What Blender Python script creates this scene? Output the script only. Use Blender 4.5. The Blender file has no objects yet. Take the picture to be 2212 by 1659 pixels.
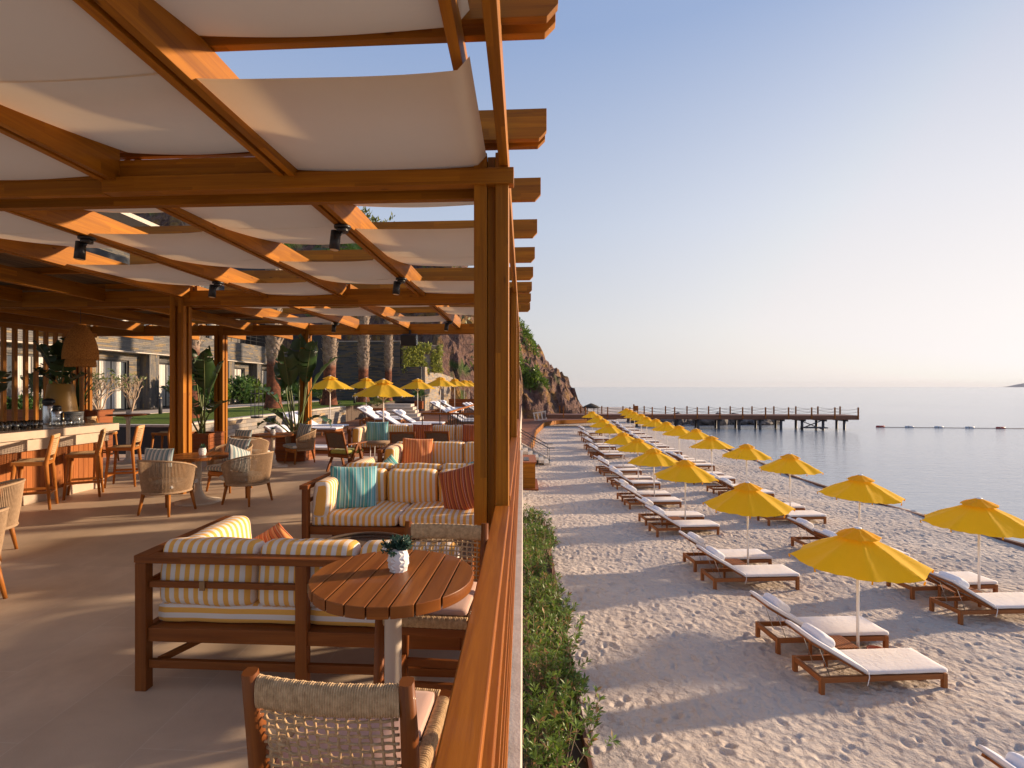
import bpy, bmesh, math, random
import numpy as np
from mathutils import Vector, Matrix, Euler, noise
R=math.radians; PI=math.pi
random.seed(7); rng=np.random.default_rng(7)
scene=bpy.context.scene
# ---------------------------------------------------------------- camera
EYE=1.70                                    # eye height above the terrace floor
cam=bpy.data.objects.new('camera',bpy.data.cameras.new('camera')); scene.collection.objects.link(cam)
scene.camera=cam
cam.data.sensor_width=36; cam.data.lens=36*1150/2212
cam.location=(0,0,EYE); cam.rotation_euler=(R(90),0,R(3.384))
cam.data.shift_x=44/2212; cam.data.shift_y=5.5/2212
cam.data.clip_start=.05; cam.data.clip_end=60000
# ---------------------------------------------------------------- sky, sun, exposure
SUN_AZ=R(68); SUN_EL=R(13)                  # azimuth clockwise from +Y
wd=bpy.data.worlds.new('World'); scene.world=wd; wd.use_nodes=True
wt=wd.node_tree; bg=wt.nodes['Background']
sky=wt.nodes.new('ShaderNodeTexSky'); sky.sky_type='NISHITA'; sky.sun_disc=False
sky.sun_elevation=SUN_EL; sky.sun_rotation=SUN_AZ; sky.air_density=1.0; sky.dust_density=3.0; sky.ozone_density=2.0; sky.altitude=0
# hazy seaside air: the Nishita sky blended with a pale gradient by elevation and by the sun's azimuth
def wn(t,**k):
    x=wt.nodes.new(t)
    for a,v in k.items(): setattr(x,a,v)
    return x
gc=wn('ShaderNodeTexCoord'); nz=wn('ShaderNodeVectorMath',operation='NORMALIZE'); wt.links.new(gc.outputs['Generated'],nz.inputs[0])
sp_=wn('ShaderNodeSeparateXYZ'); wt.links.new(nz.outputs[0],sp_.inputs[0])
gr=wn('ShaderNodeValToRGB'); wt.links.new(sp_.outputs[2],gr.inputs[0]); el=gr.color_ramp.elements
for i,(p,c) in enumerate([(0,(2.62,2.55,2.54)),(.10,(2.7,2.68,2.78)),(.28,(2.15,2.42,2.98)),(.55,(1.22,1.68,2.7)),(1,(.8,1.3,2.6))]):
    e=el[i] if i<2 else el.new(p)
    e.position=p; e.color=(*[q/5 for q in c],1)
dt=wn('ShaderNodeVectorMath',operation='DOT_PRODUCT'); wt.links.new(nz.outputs[0],dt.inputs[0]); dt.inputs[1].default_value=(math.sin(SUN_AZ),math.cos(SUN_AZ),.12)
mr=wn('ShaderNodeMapRange'); mr.inputs[1].default_value=.2; mr.inputs[2].default_value=1; mr.inputs[3].default_value=0; mr.inputs[4].default_value=1; wt.links.new(dt.outputs['Value'],mr.inputs[0])
pw_=wn('ShaderNodeMath',operation='POWER'); pw_.inputs[1].default_value=1.6; wt.links.new(mr.outputs[0],pw_.inputs[0])
lw_=wn('ShaderNodeMapRange'); lw_.inputs[1].default_value=.03; lw_.inputs[2].default_value=.55; lw_.inputs[3].default_value=1; lw_.inputs[4].default_value=.12; wt.links.new(sp_.outputs[2],lw_.inputs[0])
gl_=wn('ShaderNodeMath',operation='MULTIPLY'); wt.links.new(pw_.outputs[0],gl_.inputs[0]); wt.links.new(lw_.outputs[0],gl_.inputs[1])
m1=wn('ShaderNodeMix',data_type='RGBA'); wt.links.new(gl_.outputs[0],m1.inputs[0]); wt.links.new(gr.outputs[0],m1.inputs[6]); m1.inputs[7].default_value=(.92,.86,.84,1)
m2=wn('ShaderNodeMix',data_type='RGBA',blend_type='MULTIPLY'); m2.inputs[0].default_value=1; wt.links.new(m1.outputs[2],m2.inputs[6]); m2.inputs[7].default_value=(5,5,5,1)
ck=wn('ShaderNodeVectorMath',operation='MINIMUM'); wt.links.new(sky.outputs[0],ck.inputs[0]); ck.inputs[1].default_value=(5,4.6,4.2)
m3=wn('ShaderNodeMix',data_type='RGBA'); m3.inputs[0].default_value=.9; wt.links.new(ck.outputs[0],m3.inputs[6]); wt.links.new(m2.outputs[2],m3.inputs[7])
wt.links.new(m3.outputs[2],bg.inputs[0]); bg.inputs[1].default_value=.11
sl=bpy.data.lights.new('sun','SUN'); sl.energy=3.4; sl.angle=R(2.2); sl.color=(1.0,.75,.51)
so=bpy.data.objects.new('sun',sl); scene.collection.objects.link(so)
sd=Vector((math.sin(SUN_AZ)*math.cos(SUN_EL),math.cos(SUN_AZ)*math.cos(SUN_EL),math.sin(SUN_EL)))
so.rotation_euler=sd.to_track_quat('Z','Y').to_euler(); so.location=(30,20,20)
scene.view_settings.view_transform='Standard'; scene.view_settings.look='None'; scene.view_settings.gamma=1
scene.view_settings.exposure=1.15
HAZE=.00005
# ---------------------------------------------------------------- helpers: objects
C=scene.collection
def tag(o,label=None,cat=None,group=None,kind=None):
    if label:
        if cat and kind is None and len(label.split())>16: print('LONG LABEL',label)
        o['label']=label
    if cat: o['category']=cat
    if group: o['group']=group
    if kind: o['kind']=kind
    return o
def empty(name,loc,rz=0,label=None,cat=None,group=None):
    o=bpy.data.objects.new(name,None); C.objects.link(o); o.location=loc; o.rotation_euler=(0,0,rz)
    return tag(o,label,cat,group)
def copy_tree(o,parent=None):
    c=o.copy(); C.objects.link(c); c.parent=parent
    for ch in o.children: copy_tree(ch,c)
    return c
def place(proto,loc,rz,label,first,group=None):
    o=proto if first else copy_tree(proto)
    o.location=loc; o.rotation_euler=(0,0,rz); o['label']=label
    if group: o['group']=group
    return o
class MB:
    def __init__(s): s.v=[];s.f=[];s.uv=[];s.sm=[];s.mk=[]
    def _mark(s): s.mk.append((len(s.v),len(s.f)))
    def _off(s): return (random.uniform(0,50),random.uniform(0,50))
    def box(s,c,size,rot=None,L=None,taper=None):
        s._mark(); c=Vector(c); h=[x/2 for x in size]
        if L is None: L=max(range(3),key=lambda i:size[i])
        b=len(s.v); o=s._off(); loc=[]
        for z in(-1,1):
            for y in(-1,1):
                for x in(-1,1):
                    p=[x*h[0],y*h[1],z*h[2]]
                    if taper and z<0: p[0]*=taper;p[1]*=taper
                    loc.append(p); q=Vector(p)
                    if rot is not None: q=rot@q
                    s.v.append(tuple(c+q))
        for idx,n in(((0,2,3,1),2),((4,5,7,6),2),((0,1,5,4),1),((2,6,7,3),1),((0,4,6,2),0),((1,3,7,5),0)):
            ax=[a for a in(0,1,2) if a!=n]
            if L in ax: u=L; w=[a for a in ax if a!=L][0]
            else: u,w=ax
            s.f.append(tuple(b+i for i in idx)); s.sm.append(False)
            s.uv.append([(loc[i][u]+o[0],loc[i][w]+o[1]+n*.37) for i in idx])
        return s
    def bar(s,a,b,w,h,up=(0,0,1),ext=0):
        a=Vector(a);b=Vector(b);d=(b-a); l=d.length; d.normalize(); u=Vector(up)
        y=u.cross(d)
        if y.length<1e-4: y=Vector((0,1,0)).cross(d)
        y.normalize(); z=d.cross(y)
        m=Matrix((d,y,z)).transposed()
        return s.box((a+b)/2,(l+2*ext,w,h),m,L=0)
    def tube(s,pts,r,n=8,cap=True,sm=True,sec=None,up=None):
        s._mark(); pts=[Vector(p) for p in pts]; m=len(pts)
        rs=r if hasattr(r,'__len__') else [r]*m
        b=len(s.v); o=s._off(); prev=None; lens=[0]
        for i in range(m):
            t=(pts[min(i+1,m-1)]-pts[max(i-1,0)])
            if t.length<1e-9: t=Vector((0,0,1))
            t.normalize()
            if prev is None:
                a=Vector(up) if up else (Vector((0,0,1)) if abs(t.z)<.9 else Vector((1,0,0)))
                x=a.cross(t).normalized()
            else:
                x=(prev-t*prev.dot(t)).normalized()
            prev=x; y=t.cross(x)
            if i: lens.append(lens[-1]+(pts[i]-pts[i-1]).length)
            for k in range(n):
                an=2*PI*k/n; cx,cy=math.cos(an),math.sin(an)
                if sec: q=sec(an); cx,cy=q
                s.v.append(tuple(pts[i]+(x*cx+y*cy)*rs[i]))
        for i in range(m-1):
            for k in range(n):
                k2=(k+1)%n
                s.f.append((b+i*n+k,b+i*n+k2,b+(i+1)*n+k2,b+(i+1)*n+k)); s.sm.append(sm)
                w=2*PI*rs[i]/n
                s.uv.append([(lens[i]+o[0],k*w+o[1]),(lens[i]+o[0],(k+1)*w+o[1]),(lens[i+1]+o[0],(k+1)*w+o[1]),(lens[i+1]+o[0],k*w+o[1])])
        if cap:
            for base,rev in((b,True),(b+(m-1)*n,False)):
                idx=list(range(base,base+n)); 
                if rev: idx=idx[::-1]
                s.f.append(tuple(idx)); s.sm.append(False); s.uv.append([(o[0],o[1])]*n)
        return s
    def lathe(s,prof,n=24,c=(0,0,0),sm=True,a0=0):
        b=len(s.v); c=Vector(c); m=len(prof)
        for r,z in prof:
            for k in range(n):
                a=2*PI*k/n+a0; s.v.append((c.x+r*math.cos(a),c.y+r*math.sin(a),c.z+z))
        for i in range(m-1):
            for k in range(n):
                k2=(k+1)%n
                s.f.append((b+i*n+k,b+i*n+k2,b+(i+1)*n+k2,b+(i+1)*n+k)); s.sm.append(sm)
                s.uv.append([(k/n*2,prof[i][1]),((k+1)/n*2,prof[i][1]),((k+1)/n*2,prof[i+1][1]),(k/n*2,prof[i+1][1])])
        if prof[0][0]>1e-4: s.f.append(tuple(range(b+n-1,b-1,-1))); s.sm.append(False); s.uv.append([(0,0)]*n)
        if prof[-1][0]>1e-4: s.f.append(tuple(range(b+(m-1)*n,b+m*n))); s.sm.append(False); s.uv.append([(0,0)]*n)
        return s
    def prism(s,poly,z0,z1,fr=None,L=None):
        # poly: ccw 2d points; fr maps (x,y,z)->world
        n=len(poly); b=len(s.v); o=s._off(); f=fr or (lambda x,y,z:(x,y,z))
        for z in(z0,z1):
            for x,y in poly: s.v.append(tuple(f(x,y,z)))
        s.f.append(tuple(range(b+n-1,b-1,-1))); s.sm.append(False); s.uv.append([(poly[i][0]+o[0],poly[i][1]+o[1]) for i in range(n-1,-1,-1)])
        s.f.append(tuple(range(b+n,b+2*n))); s.sm.append(False); s.uv.append([(x+o[0],y+o[1]) for x,y in poly])
        for i in range(n):
            j=(i+1)%n; l=math.dist(poly[i],poly[j])
            s.f.append((b+i,b+j,b+n+j,b+n+i)); s.sm.append(False)
            s.uv.append([(o[0],o[1]),(o[0]+l,o[1]),(o[0]+l,o[1]+z1-z0),(o[0],o[1]+z1-z0)])
        return s
    def grid(s,fn,nu,nv,sm=True,wrapu=False):
        b=len(s.v)
        for j in range(nv+1):
            for i in range(nu+1): s.v.append(tuple(fn(i/nu,j/nv)))
        for j in range(nv):
            for i in range(nu):
                a=b+j*(nu+1)+i
                s.f.append((a,a+1,a+nu+2,a+nu+1)); s.sm.append(sm)
                s.uv.append([(i/nu,j/nv),((i+1)/nu,j/nv),((i+1)/nu,(j+1)/nv),(i/nu,(j+1)/nv)])
        return s
    def cushion(s,c,size,r=.04,puff=.02,seg=8,rot=None):
        # rounded, slightly puffed box; rows of vertices welded later by merge in build
        h=Vector(size)/2; c=Vector(c); sd_=Vector((random.uniform(0,99),0,0))
        for ax in range(3):
            for sg in(-1,1):
                p,q=[a for a in range(3) if a!=ax]
                def fn(u,v):
                    P=[0,0,0]; P[ax]=sg; P[p]=(2*u-1)*(1 if sg*(1 if ax!=1 else -1)>0 else -1); P[q]=2*v-1
                    # denser at the rims
                    for a in(p,q): P[a]=math.copysign(1-(1-abs(P[a]))**1.35,P[a])
                    S=[P[i]*h[i] for i in range(3)]
                    I=[max(-(h[i]-r),min(h[i]-r,S[i])) for i in range(3)]
                    d=Vector([S[i]-I[i] for i in range(3)]); 
                    if d.length>1e-9: d.normalize()
                    o=Vector(I)+d*r
                    e=[o[i]/h[i] for i in range(3)]
                    t=min(range(3),key=lambda i:size[i]); a,b2=[i for i in range(3) if i!=t]
                    o[t]+=math.copysign(puff*max(0,(1-e[a]**2))**.6*max(0,(1-e[b2]**2))**.6,o[t]) if abs(o[t])>1e-4 else 0
                    o=o+d*(noise.noise(o*5+sd_)*.010+noise.noise(o*13+sd_)*.004)*min(1,min(size)/.08)
                    if rot is not None: o=rot@o
                    return c+o
                s.grid(fn,seg,seg)
        return s
    def each(s,name,mat,parent=None,**k):
        """every primitive of this builder as an object of its own"""
        e=s.mk+[(len(s.v),len(s.f))]; out=[]
        for (v0,f0),(v1,f1) in zip(e[:-1],e[1:]):
            m=MB(); m.v=s.v[v0:v1]; m.f=[tuple(i-v0 for i in f) for f in s.f[f0:f1]]; m.uv=s.uv[f0:f1]; m.sm=s.sm[f0:f1]; out.append(m.build(name,mat,parent,**k))
        return out
    def build(s,name,mat,parent=None,loc=None,rot=None,bevel=0,weld=False,auto=False,label=None):
        me=bpy.data.meshes.new(name); me.from_pydata(s.v,[],s.f)
        ul=me.uv_layers.new(name='UVMap'); ul.data.foreach_set('uv',[x for f in s.uv for p in f for x in p])
        me.polygons.foreach_set('use_smooth',s.sm)
        if weld:
            bm=bmesh.new(); bm.from_mesh(me); bmesh.ops.remove_doubles(bm,verts=bm.verts,dist=2e-4)
            bmesh.ops.recalc_face_normals(bm,faces=bm.faces); bm.to_mesh(me); bm.free()
        me.materials.append(mat); me.update()
        o=bpy.data.objects.new(name,me); C.objects.link(o)
        if parent is not None: o.parent=parent
        if loc is not None: o.location=loc
        if rot is not None: o.rotation_euler=rot
        if bevel:
            m=o.modifiers.new('bevel','BEVEL'); m.width=bevel; m.segments=2; m.limit_method='ANGLE'; m.angle_limit=R(40)
            for p in me.polygons: p.use_smooth=p.use_smooth
        if label: o['label']=label
        return o
def quick(V,F,name,mat,parent=None,smooth=False,uv=None):
    """numpy vertices (n,3) and faces (m,k) -> object"""
    V=np.asarray(V,dtype=np.float32); F=np.asarray(F,dtype=np.int32); k=F.shape[1]
    me=bpy.data.meshes.new(name); me.vertices.add(len(V)); me.vertices.foreach_set('co',V.ravel())
    me.loops.add(F.size); me.loops.foreach_set('vertex_index',F.ravel())
    me.polygons.add(len(F)); me.polygons.foreach_set('loop_start',np.arange(len(F),dtype=np.int32)*k)
    me.polygons.foreach_set('use_smooth',np.full(len(F),smooth))
    if uv is not None:
        ul=me.uv_layers.new(name='UVMap'); ul.data.foreach_set('uv',np.asarray(uv,dtype=np.float32)[F.ravel()].ravel())
    me.update(calc_edges=True); me.materials.append(mat)
    o=bpy.data.objects.new(name,me); C.objects.link(o)
    if parent is not None: o.parent=parent
    return o
# ---------------------------------------------------------------- helpers: materials
def M(name,col=(.5,.5,.5),rough=.6,spec=.5,metal=0,coat=0,sheen=0,trans=0):
    m=bpy.data.materials.new(name); m.use_nodes=True; b=m.node_tree.nodes['Principled BSDF']
    b.inputs['Base Color'].default_value=(*col,1); b.inputs['Roughness'].default_value=rough
    b.inputs['Specular IOR Level'].default_value=spec; b.inputs['Metallic'].default_value=metal
    b.inputs['Coat Weight'].default_value=coat; b.inputs['Sheen Weight'].default_value=sheen
    b.inputs['Transmission Weight'].default_value=trans
    return m
class NT:
    def __init__(s,m): s.t=m.node_tree; s.b=s.t.nodes['Principled BSDF']
    def n(s,typ,**k):
        x=s.t.nodes.new(typ)
        for a,v in k.items():
            if a.startswith('i_'):
                x.inputs[int(a[2:]) if a[2:].isdigit() else a[2:].replace('_',' ')].default_value=v
            else: setattr(x,a,v)
        return x
    def l(s,a,b): s.t.links.new(a,b)
    def math(s,op,a,b=None,c=None):
        x=s.n('ShaderNodeMath',operation=op)
        for i,q in enumerate((a,b,c)):
            if q is None: continue
            if isinstance(q,(int,float)): x.inputs[i].default_value=q
            else: s.l(q,x.inputs[i])
        return x.outputs[0]
    def ramp(s,fac,stops,interp='LINEAR'):
        x=s.n('ShaderNodeValToRGB'); x.color_ramp.interpolation=interp
        e=x.color_ramp.elements
        while len(e)>1: e.remove(e[-1])
        e[0].position=stops[0][0]; e[0].color=(*stops[0][1],1)
        for p,c in stops[1:]: q=e.new(p); q.color=(*c,1)
        s.l(fac,x.inputs[0]); return x.outputs[0]
    def mix(s,fac,a,b,mode='MIX'):
        x=s.n('ShaderNodeMix',data_type='RGBA',blend_type=mode)
        for i,q in((0,fac),(6,a),(7,b)):
            if isinstance(q,(int,float)): x.inputs[i].default_value=q
            elif isinstance(q,tuple): x.inputs[i].default_value=(*q,1)
            else: s.l(q,x.inputs[i])
        return x.outputs[2]
    def vec(s,src,scale=(1,1,1),rot=(0,0,0),loc=(0,0,0)):
        tc=s.n('ShaderNodeTexCoord'); mp=s.n('ShaderNodeMapping')
        mp.inputs['Scale'].default_value=scale; mp.inputs['Rotation'].default_value=rot; mp.inputs['Location'].default_value=loc
        s.l(tc.outputs[src],mp.inputs[0]); return mp.outputs[0]
    def noise(s,vec,scale=5,detail=4,rough=.5,dist=0):
        x=s.n('ShaderNodeTexNoise'); x.inputs['Scale'].default_value=scale; x.inputs['Detail'].default_value=detail
        x.inputs['Roughness'].default_value=rough; x.inputs['Distortion'].default_value=dist
        if vec is not None: s.l(vec,x.inputs['Vector'])
        return x.outputs[0]
    def bump(s,h,strength=.3,dist=.01,prev=None):
        x=s.n('ShaderNodeBump'); x.inputs['Strength'].default_value=strength; x.inputs['Distance'].default_value=dist
        s.l(h,x.inputs['Height'])
        if prev is not None: s.l(prev,x.inputs['Normal'])
        s.l(x.outputs[0],s.b.inputs['Normal']); return x.outputs[0]
    def col(s,c): s.l(c,s.b.inputs['Base Color'])
def wood(name,a,b,rough=.45,coat=.15,board=.07,blen=1.1,var=.35,coarse=1):
    """grain along U, laminated boards of width `board`, tone changing per board"""
    m=M(name,a,rough,.22,coat=coat); t=NT(m)
    tc=t.n('ShaderNodeTexCoord'); sx=t.n('ShaderNodeSeparateXYZ'); t.l(tc.outputs['UV'],sx.inputs[0])
    u,v=sx.outputs[0],sx.outputs[1]
    row=t.math('FLOOR',t.math('DIVIDE',v,board))
    us=t.math('ADD',t.math('DIVIDE',u,blen),t.math('MULTIPLY',row,.37))
    cb=t.n('ShaderNodeCombineXYZ'); t.l(row,cb.inputs[0]); t.l(t.math('FLOOR',us),cb.inputs[1])
    wn=t.n('ShaderNodeTexWhiteNoise',noise_dimensions='2D'); t.l(cb.outputs[0],wn.inputs[0])
    cg=t.n('ShaderNodeCombineXYZ'); t.l(t.math('MULTIPLY',u,1.3*coarse),cg.inputs[0]); t.l(t.math('MULTIPLY',v,26*coarse),cg.inputs[1]); t.l(t.math('MULTIPLY',wn.outputs[0],40),cg.inputs[2])
    g=t.noise(cg.outputs[0],1.0,6,.62,.6)
    cg2=t.n('ShaderNodeCombineXYZ'); t.l(t.math('MULTIPLY',u,5),cg2.inputs[0]); t.l(t.math('MULTIPLY',v,140),cg2.inputs[1])
    g2=t.noise(cg2.outputs[0],1.0,3,.6)
    c=t.ramp(g,[(.28,b),(.5,tuple((x+y)/2 for x,y in zip(a,b))),(.72,a)])
    k=t.math('ADD',t.math('MULTIPLY',wn.outputs[0],var),1-var*.55)
    vv=t.n('ShaderNodeCombineXYZ'); 
    for i in range(3): t.l(k,vv.inputs[i])
    c=t.mix(1.0,c,vv.outputs[0],'MULTIPLY')
    c=t.mix(t.math('MULTIPLY',g2,.28),c,tuple(x*.45 for x in b))
    ck=t.n('ShaderNodeCombineXYZ'); t.l(t.math('MULTIPLY',u,2.2),ck.inputs[0]); t.l(t.math('MULTIPLY',v,7),ck.inputs[1])
    vk=t.n('ShaderNodeTexVoronoi'); vk.inputs['Scale'].default_value=1; t.l(ck.outputs[0],vk.inputs['Vector'])
    c=t.mix(t.ramp(vk.outputs[0],[(.035,(.75,.75,.75)),(.085,(0,0,0))]),c,tuple(x*.35 for x in b))
    t.col(c); t.l(t.math('ADD',t.math('MULTIPLY',g,.25),rough-.12),t.b.inputs['Roughness'])
    t.bump(t.math('ADD',g,t.math('MULTIPLY',g2,.5)),.12,.004)
    return m
W_per=wood('timber_pergola',(.45,.172,.008),(.25,.080,.003),.55,.03,var=.42)
W_rail=wood('timber_rail',(.44,.140,.010),(.22,.056,.004),.5,.08,board=.3,blen=4,var=.2)
W_furn=wood('teak_dark',(.31,.096,.017),(.155,.042,.008),.5,.05,board=.12,blen=3,var=.25)
W_table=wood('teak_table',(.37,.125,.022),(.19,.052,.010),.42,.12,board=.09,blen=3,var=.3,coarse=.7)
W_stool=wood('teak_light',(.50,.195,.038),(.33,.105,.018),.5,.05,board=.2,blen=3,var=.2)
W_lng=wood('lounger_wood',(.41,.160,.050),(.24,.080,.024),.6,0,board=.2,blen=3,var=.25)
W_deck=wood('deck_boards',(.27,.115,.065),(.16,.065,.040),.6,0,board=.14,blen=2.4,var=.5)
W_clad=wood('cladding',(.44,.15,.035),(.29,.085,.018),.45,.1,board=.3,blen=5,var=.3)
W_plant=wood('planter_wood',(.36,.115,.028),(.21,.055,.014),.5,.05,board=.5,blen=5,var=.3)
W_pier=wood('pier_wood',(.24,.11,.065),(.13,.06,.038),.65,0,board=.2,blen=3,var=.4)
def cloth(name,col,weave=300,rough=.9,transl=0,tcol=None,wr=0):
    m=M(name,col,rough,.2,sheen=.15); t=NT(m)
    v=t.vec('Object'); n1=t.noise(v,weave,2); n2=t.noise(v,3.0,3,.6)
    c=t.mix(t.math('MULTIPLY',n2,.35),col,tuple(x*.78 for x in col)); t.col(c)
    nb=t.bump(n1,.12,.001)
    if wr: t.bump(t.noise(t.vec('Object',(1,1,.3)),wr,4,.6,1.2),.45,.025,nb)
    if transl:
        tr=t.n('ShaderNodeBsdfTranslucent'); tr.inputs[0].default_value=(*(tcol or col),1)
        mx=t.n('ShaderNodeMixShader'); mx.inputs[0].default_value=transl
        out=t.t.nodes['Material Output']; t.l(t.b.outputs[0],mx.inputs[1]); t.l(tr.outputs[0],mx.inputs[2]); t.l(mx.outputs[0],out.inputs[0])
    return m
F_shade=cloth('shade_fabric',(.77,.62,.44),400,transl=.33,tcol=(.90,.68,.41),wr=1.6)
F_white=cloth('white_canvas',(.80,.77,.76),300,wr=6)
F_pillow=cloth('pillow_cotton',(.84,.83,.84),300,wr=14)
F_under=M('mattress_edge',(.30,.30,.32),.8)
F_yel=cloth('yellow_canvas',(.97,.58,.010),350,transl=.45,tcol=(.98,.55,.008),wr=3)
F_blush=cloth('blush_cushion',(.62,.40,.32),300)
F_green=cloth('olive_cushion',(.42,.42,.10),300)
def striped(name,stops,period,axis=0,src='Object',rough=.85,wr=5,backz=False):
    m=M(name,(1,1,1),rough,.2,sheen=.1); t=NT(m)
    tc=t.n('ShaderNodeTexCoord'); sx=t.n('ShaderNodeSeparateXYZ'); t.l(tc.outputs[src],sx.inputs[0])
    co=sx.outputs[axis]
    if backz:      # the rear boxing strip of the seat cushions is cut with the stripes lying flat
        sn=t.n('ShaderNodeSeparateXYZ'); t.l(tc.outputs['Normal'],sn.inputs[0]); k=t.math('LESS_THAN',sn.outputs[1],-.6)
        co=t.math('ADD',t.math('MULTIPLY',co,t.math('SUBTRACT',1,k)),t.math('MULTIPLY',sx.outputs[2],k))
    fr=t.math('FRACT',t.math('DIVIDE',t.math('ADD',co,10),period))
    c=t.ramp(fr,stops,'CONSTANT')
    n2=t.noise(tc.outputs['Object'],4,3); c=t.mix(t.math('MULTIPLY',n2,.25),c,(.45,.35,.28),'MULTIPLY')
    t.col(c); nb=t.bump(t.noise(tc.outputs['Object'],400,2),.12,.001)
    t.bump(t.noise(t.vec('Object',(1,1,1)),wr,3,.5,.6),.3,.015,nb)
    return m
YS=[(0,(.84,.76,.68)),(.5,(.90,.47,.10))]
F_seat=striped('yellow_stripe_seat',YS,.058,backz=True)
F_stripe=striped('yellow_stripe',YS,.058)
F_teal=striped('teal_stripe',[(0,(.10,.36,.40)),(.14,(.70,.68,.42)),(.18,(.12,.42,.42)),(.36,(.03,.17,.24)),(.40,(.45,.62,.60)),(.46,(.12,.42,.45)),(.62,(.74,.74,.60)),(.65,(.22,.52,.60)),(.85,(.05,.25,.30)),(.9,(.40,.60,.62))],.155,0,wr=7)
F_red=striped('rust_stripe',[(0,(.42,.10,.045)),(.22,(.10,.03,.02)),(.28,(.62,.20,.06)),(.42,(.42,.10,.045)),(.55,(.70,.50,.42)),(.58,(.40,.09,.04)),(.74,(.12,.03,.02)),(.80,(.66,.24,.08)),(.92,(.5,.13,.05))],.10,0,wr=7)
F_orange=striped('orange_stripe',[(0,(.72,.21,.08)),(.22,(.25,.06,.03)),(.27,(.86,.36,.12)),(.42,(.72,.21,.09)),(.52,(.9,.62,.35)),(.57,(.70,.20,.08)),(.75,(.45,.12,.06)),(.82,(.88,.38,.15))],.085,0,wr=7)
F_blue=striped('blue_stripe',[(0,(.62,.60,.56)),(.45,(.17,.27,.31)),(.60,(.50,.52,.50)),(.68,(.17,.27,.31))],.062,0)
def rope(name,a,b,sc=60):
    m=M(name,a,.9,.2); t=NT(m)
    v=t.vec('Object'); n1=t.noise(v,sc,4,.7); c=t.ramp(n1,[(.3,b),(.65,a)]); t.col(c)
    t.bump(t.noise(v,sc*4,3),.5,.003); return m
Rope=rope('jute_rope',(.62,.43,.24),(.36,.235,.12))
Rope2=rope('sand_rope',(.42,.285,.18),(.30,.20,.12),30)
Mesh_br=rope('brown_webbing',(.17,.12,.09),(.10,.07,.05),80)
White=M('white_metal',(.80,.78,.76),.4); Cream=M('cream_metal',(.60,.52,.42),.35)
Black=M('black_metal',(.018,.018,.02),.4); Dark=M('dark_metal',(.04,.04,.045),.5); Steel=M('steel',(.6,.6,.6),.25,metal=1)
Plastic=M('grey_plastic',(.12,.13,.14),.3)
Glass=M('glass',(.8,.85,.85),.03); _g=NT(Glass)
_f=_g.n('ShaderNodeFresnel'); _f.inputs[0].default_value=1.35; _tr=_g.n('ShaderNodeBsdfTransparent'); _tr.inputs[0].default_value=(.93,.95,.95,1); _gl=_g.n('ShaderNodeBsdfGlossy'); _gl.inputs[1].default_value=.05
_mx=_g.n('ShaderNodeMixShader'); _g.l(_g.math('ADD',_g.math('MULTIPLY',_f.outputs[0],.8),.14),_mx.inputs[0]); _g.l(_tr.outputs[0],_mx.inputs[1]); _g.l(_gl.outputs[0],_mx.inputs[2]); _g.l(_mx.outputs[0],_g.t.nodes['Material Output'].inputs[0])
Win=M('window_glass',(.05,.06,.07),.05,spec=.8)
Terra=M('terracotta',(.42,.11,.05),.7)
def stonewall(name,cols,bw=.42,bh=.085,mort=(.05,.045,.04),bump=.8,rough=.8):
    m=M(name,cols[0],rough,.3); t=NT(m); v=t.vec('UV')
    dn=t.noise(v,2.5,3); br=t.n('ShaderNodeTexBrick')
    mxv=t.n('ShaderNodeVectorMath',operation='ADD'); sc=t.n('ShaderNodeVectorMath',operation='SCALE'); sc.inputs[3].default_value=.012
    nn=t.n('ShaderNodeTexNoise'); nn.inputs['Scale'].default_value=3; t.l(v,nn.inputs[0]); t.l(nn.outputs[1],sc.inputs[0]); t.l(v,mxv.inputs[0]); t.l(sc.outputs[0],mxv.inputs[1])
    t.l(mxv.outputs[0],br.inputs['Vector']); br.inputs['Scale'].default_value=1; br.inputs['Brick Width'].default_value=bw; br.inputs['Row Height'].default_value=bh
    br.inputs['Mortar Size'].default_value=.004; br.inputs['Mortar Smooth'].default_value=.3; br.inputs['Color1'].default_value=(0,0,0,1); br.inputs['Color2'].default_value=(1,1,1,1); br.inputs['Mortar'].default_value=(0,0,0,1); br.offset=.37; br.squash=1.6; br.squash_frequency=3
    sx=t.n('ShaderNodeSeparateXYZ'); t.l(mxv.outputs[0],sx.inputs[0])
    # colour per stone: white noise on coarse cells
    cc=t.n('ShaderNodeCombineXYZ'); row=t.math('FLOOR',t.math('DIVIDE',sx.outputs[1],bh)); t.l(row,cc.inputs[1])
    t.l(t.math('FLOOR',t.math('ADD',t.math('DIVIDE',sx.outputs[0],bw*1.3),t.math('MULTIPLY',row,.61))),cc.inputs[0])
    wn=t.n('ShaderNodeTexWhiteNoise',noise_dimensions='2D'); t.l(cc.outputs[0],wn.inputs[0])
    n=len(cols); c=t.ramp(wn.outputs[0],[(i/n,cols[i]) for i in range(n)],'CONSTANT')
    c=t.mix(t.math('MULTIPLY',t.noise(v,14,5,.7),.7),c,(.35,.33,.32),'MULTIPLY')
    c=t.mix(t.math('MULTIPLY',t.math('SUBTRACT',1,t.math('SUBTRACT',1,br.outputs['Fac'])),.8),c,mort)
    t.col(c)
    h=t.math('SUBTRACT',t.math('ADD',t.math('MULTIPLY',wn.outputs[0],.7),t.math('MULTIPLY',t.noise(v,20,4),.4)),br.outputs['Fac'])
    t.bump(h,bump,.03); return m
S_bld=stonewall('ledger_stone',[(.22,.20,.175),(.16,.155,.15),(.26,.22,.17),(.19,.18,.175),(.32,.24,.14),(.13,.13,.13),(.21,.195,.18)])
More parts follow.
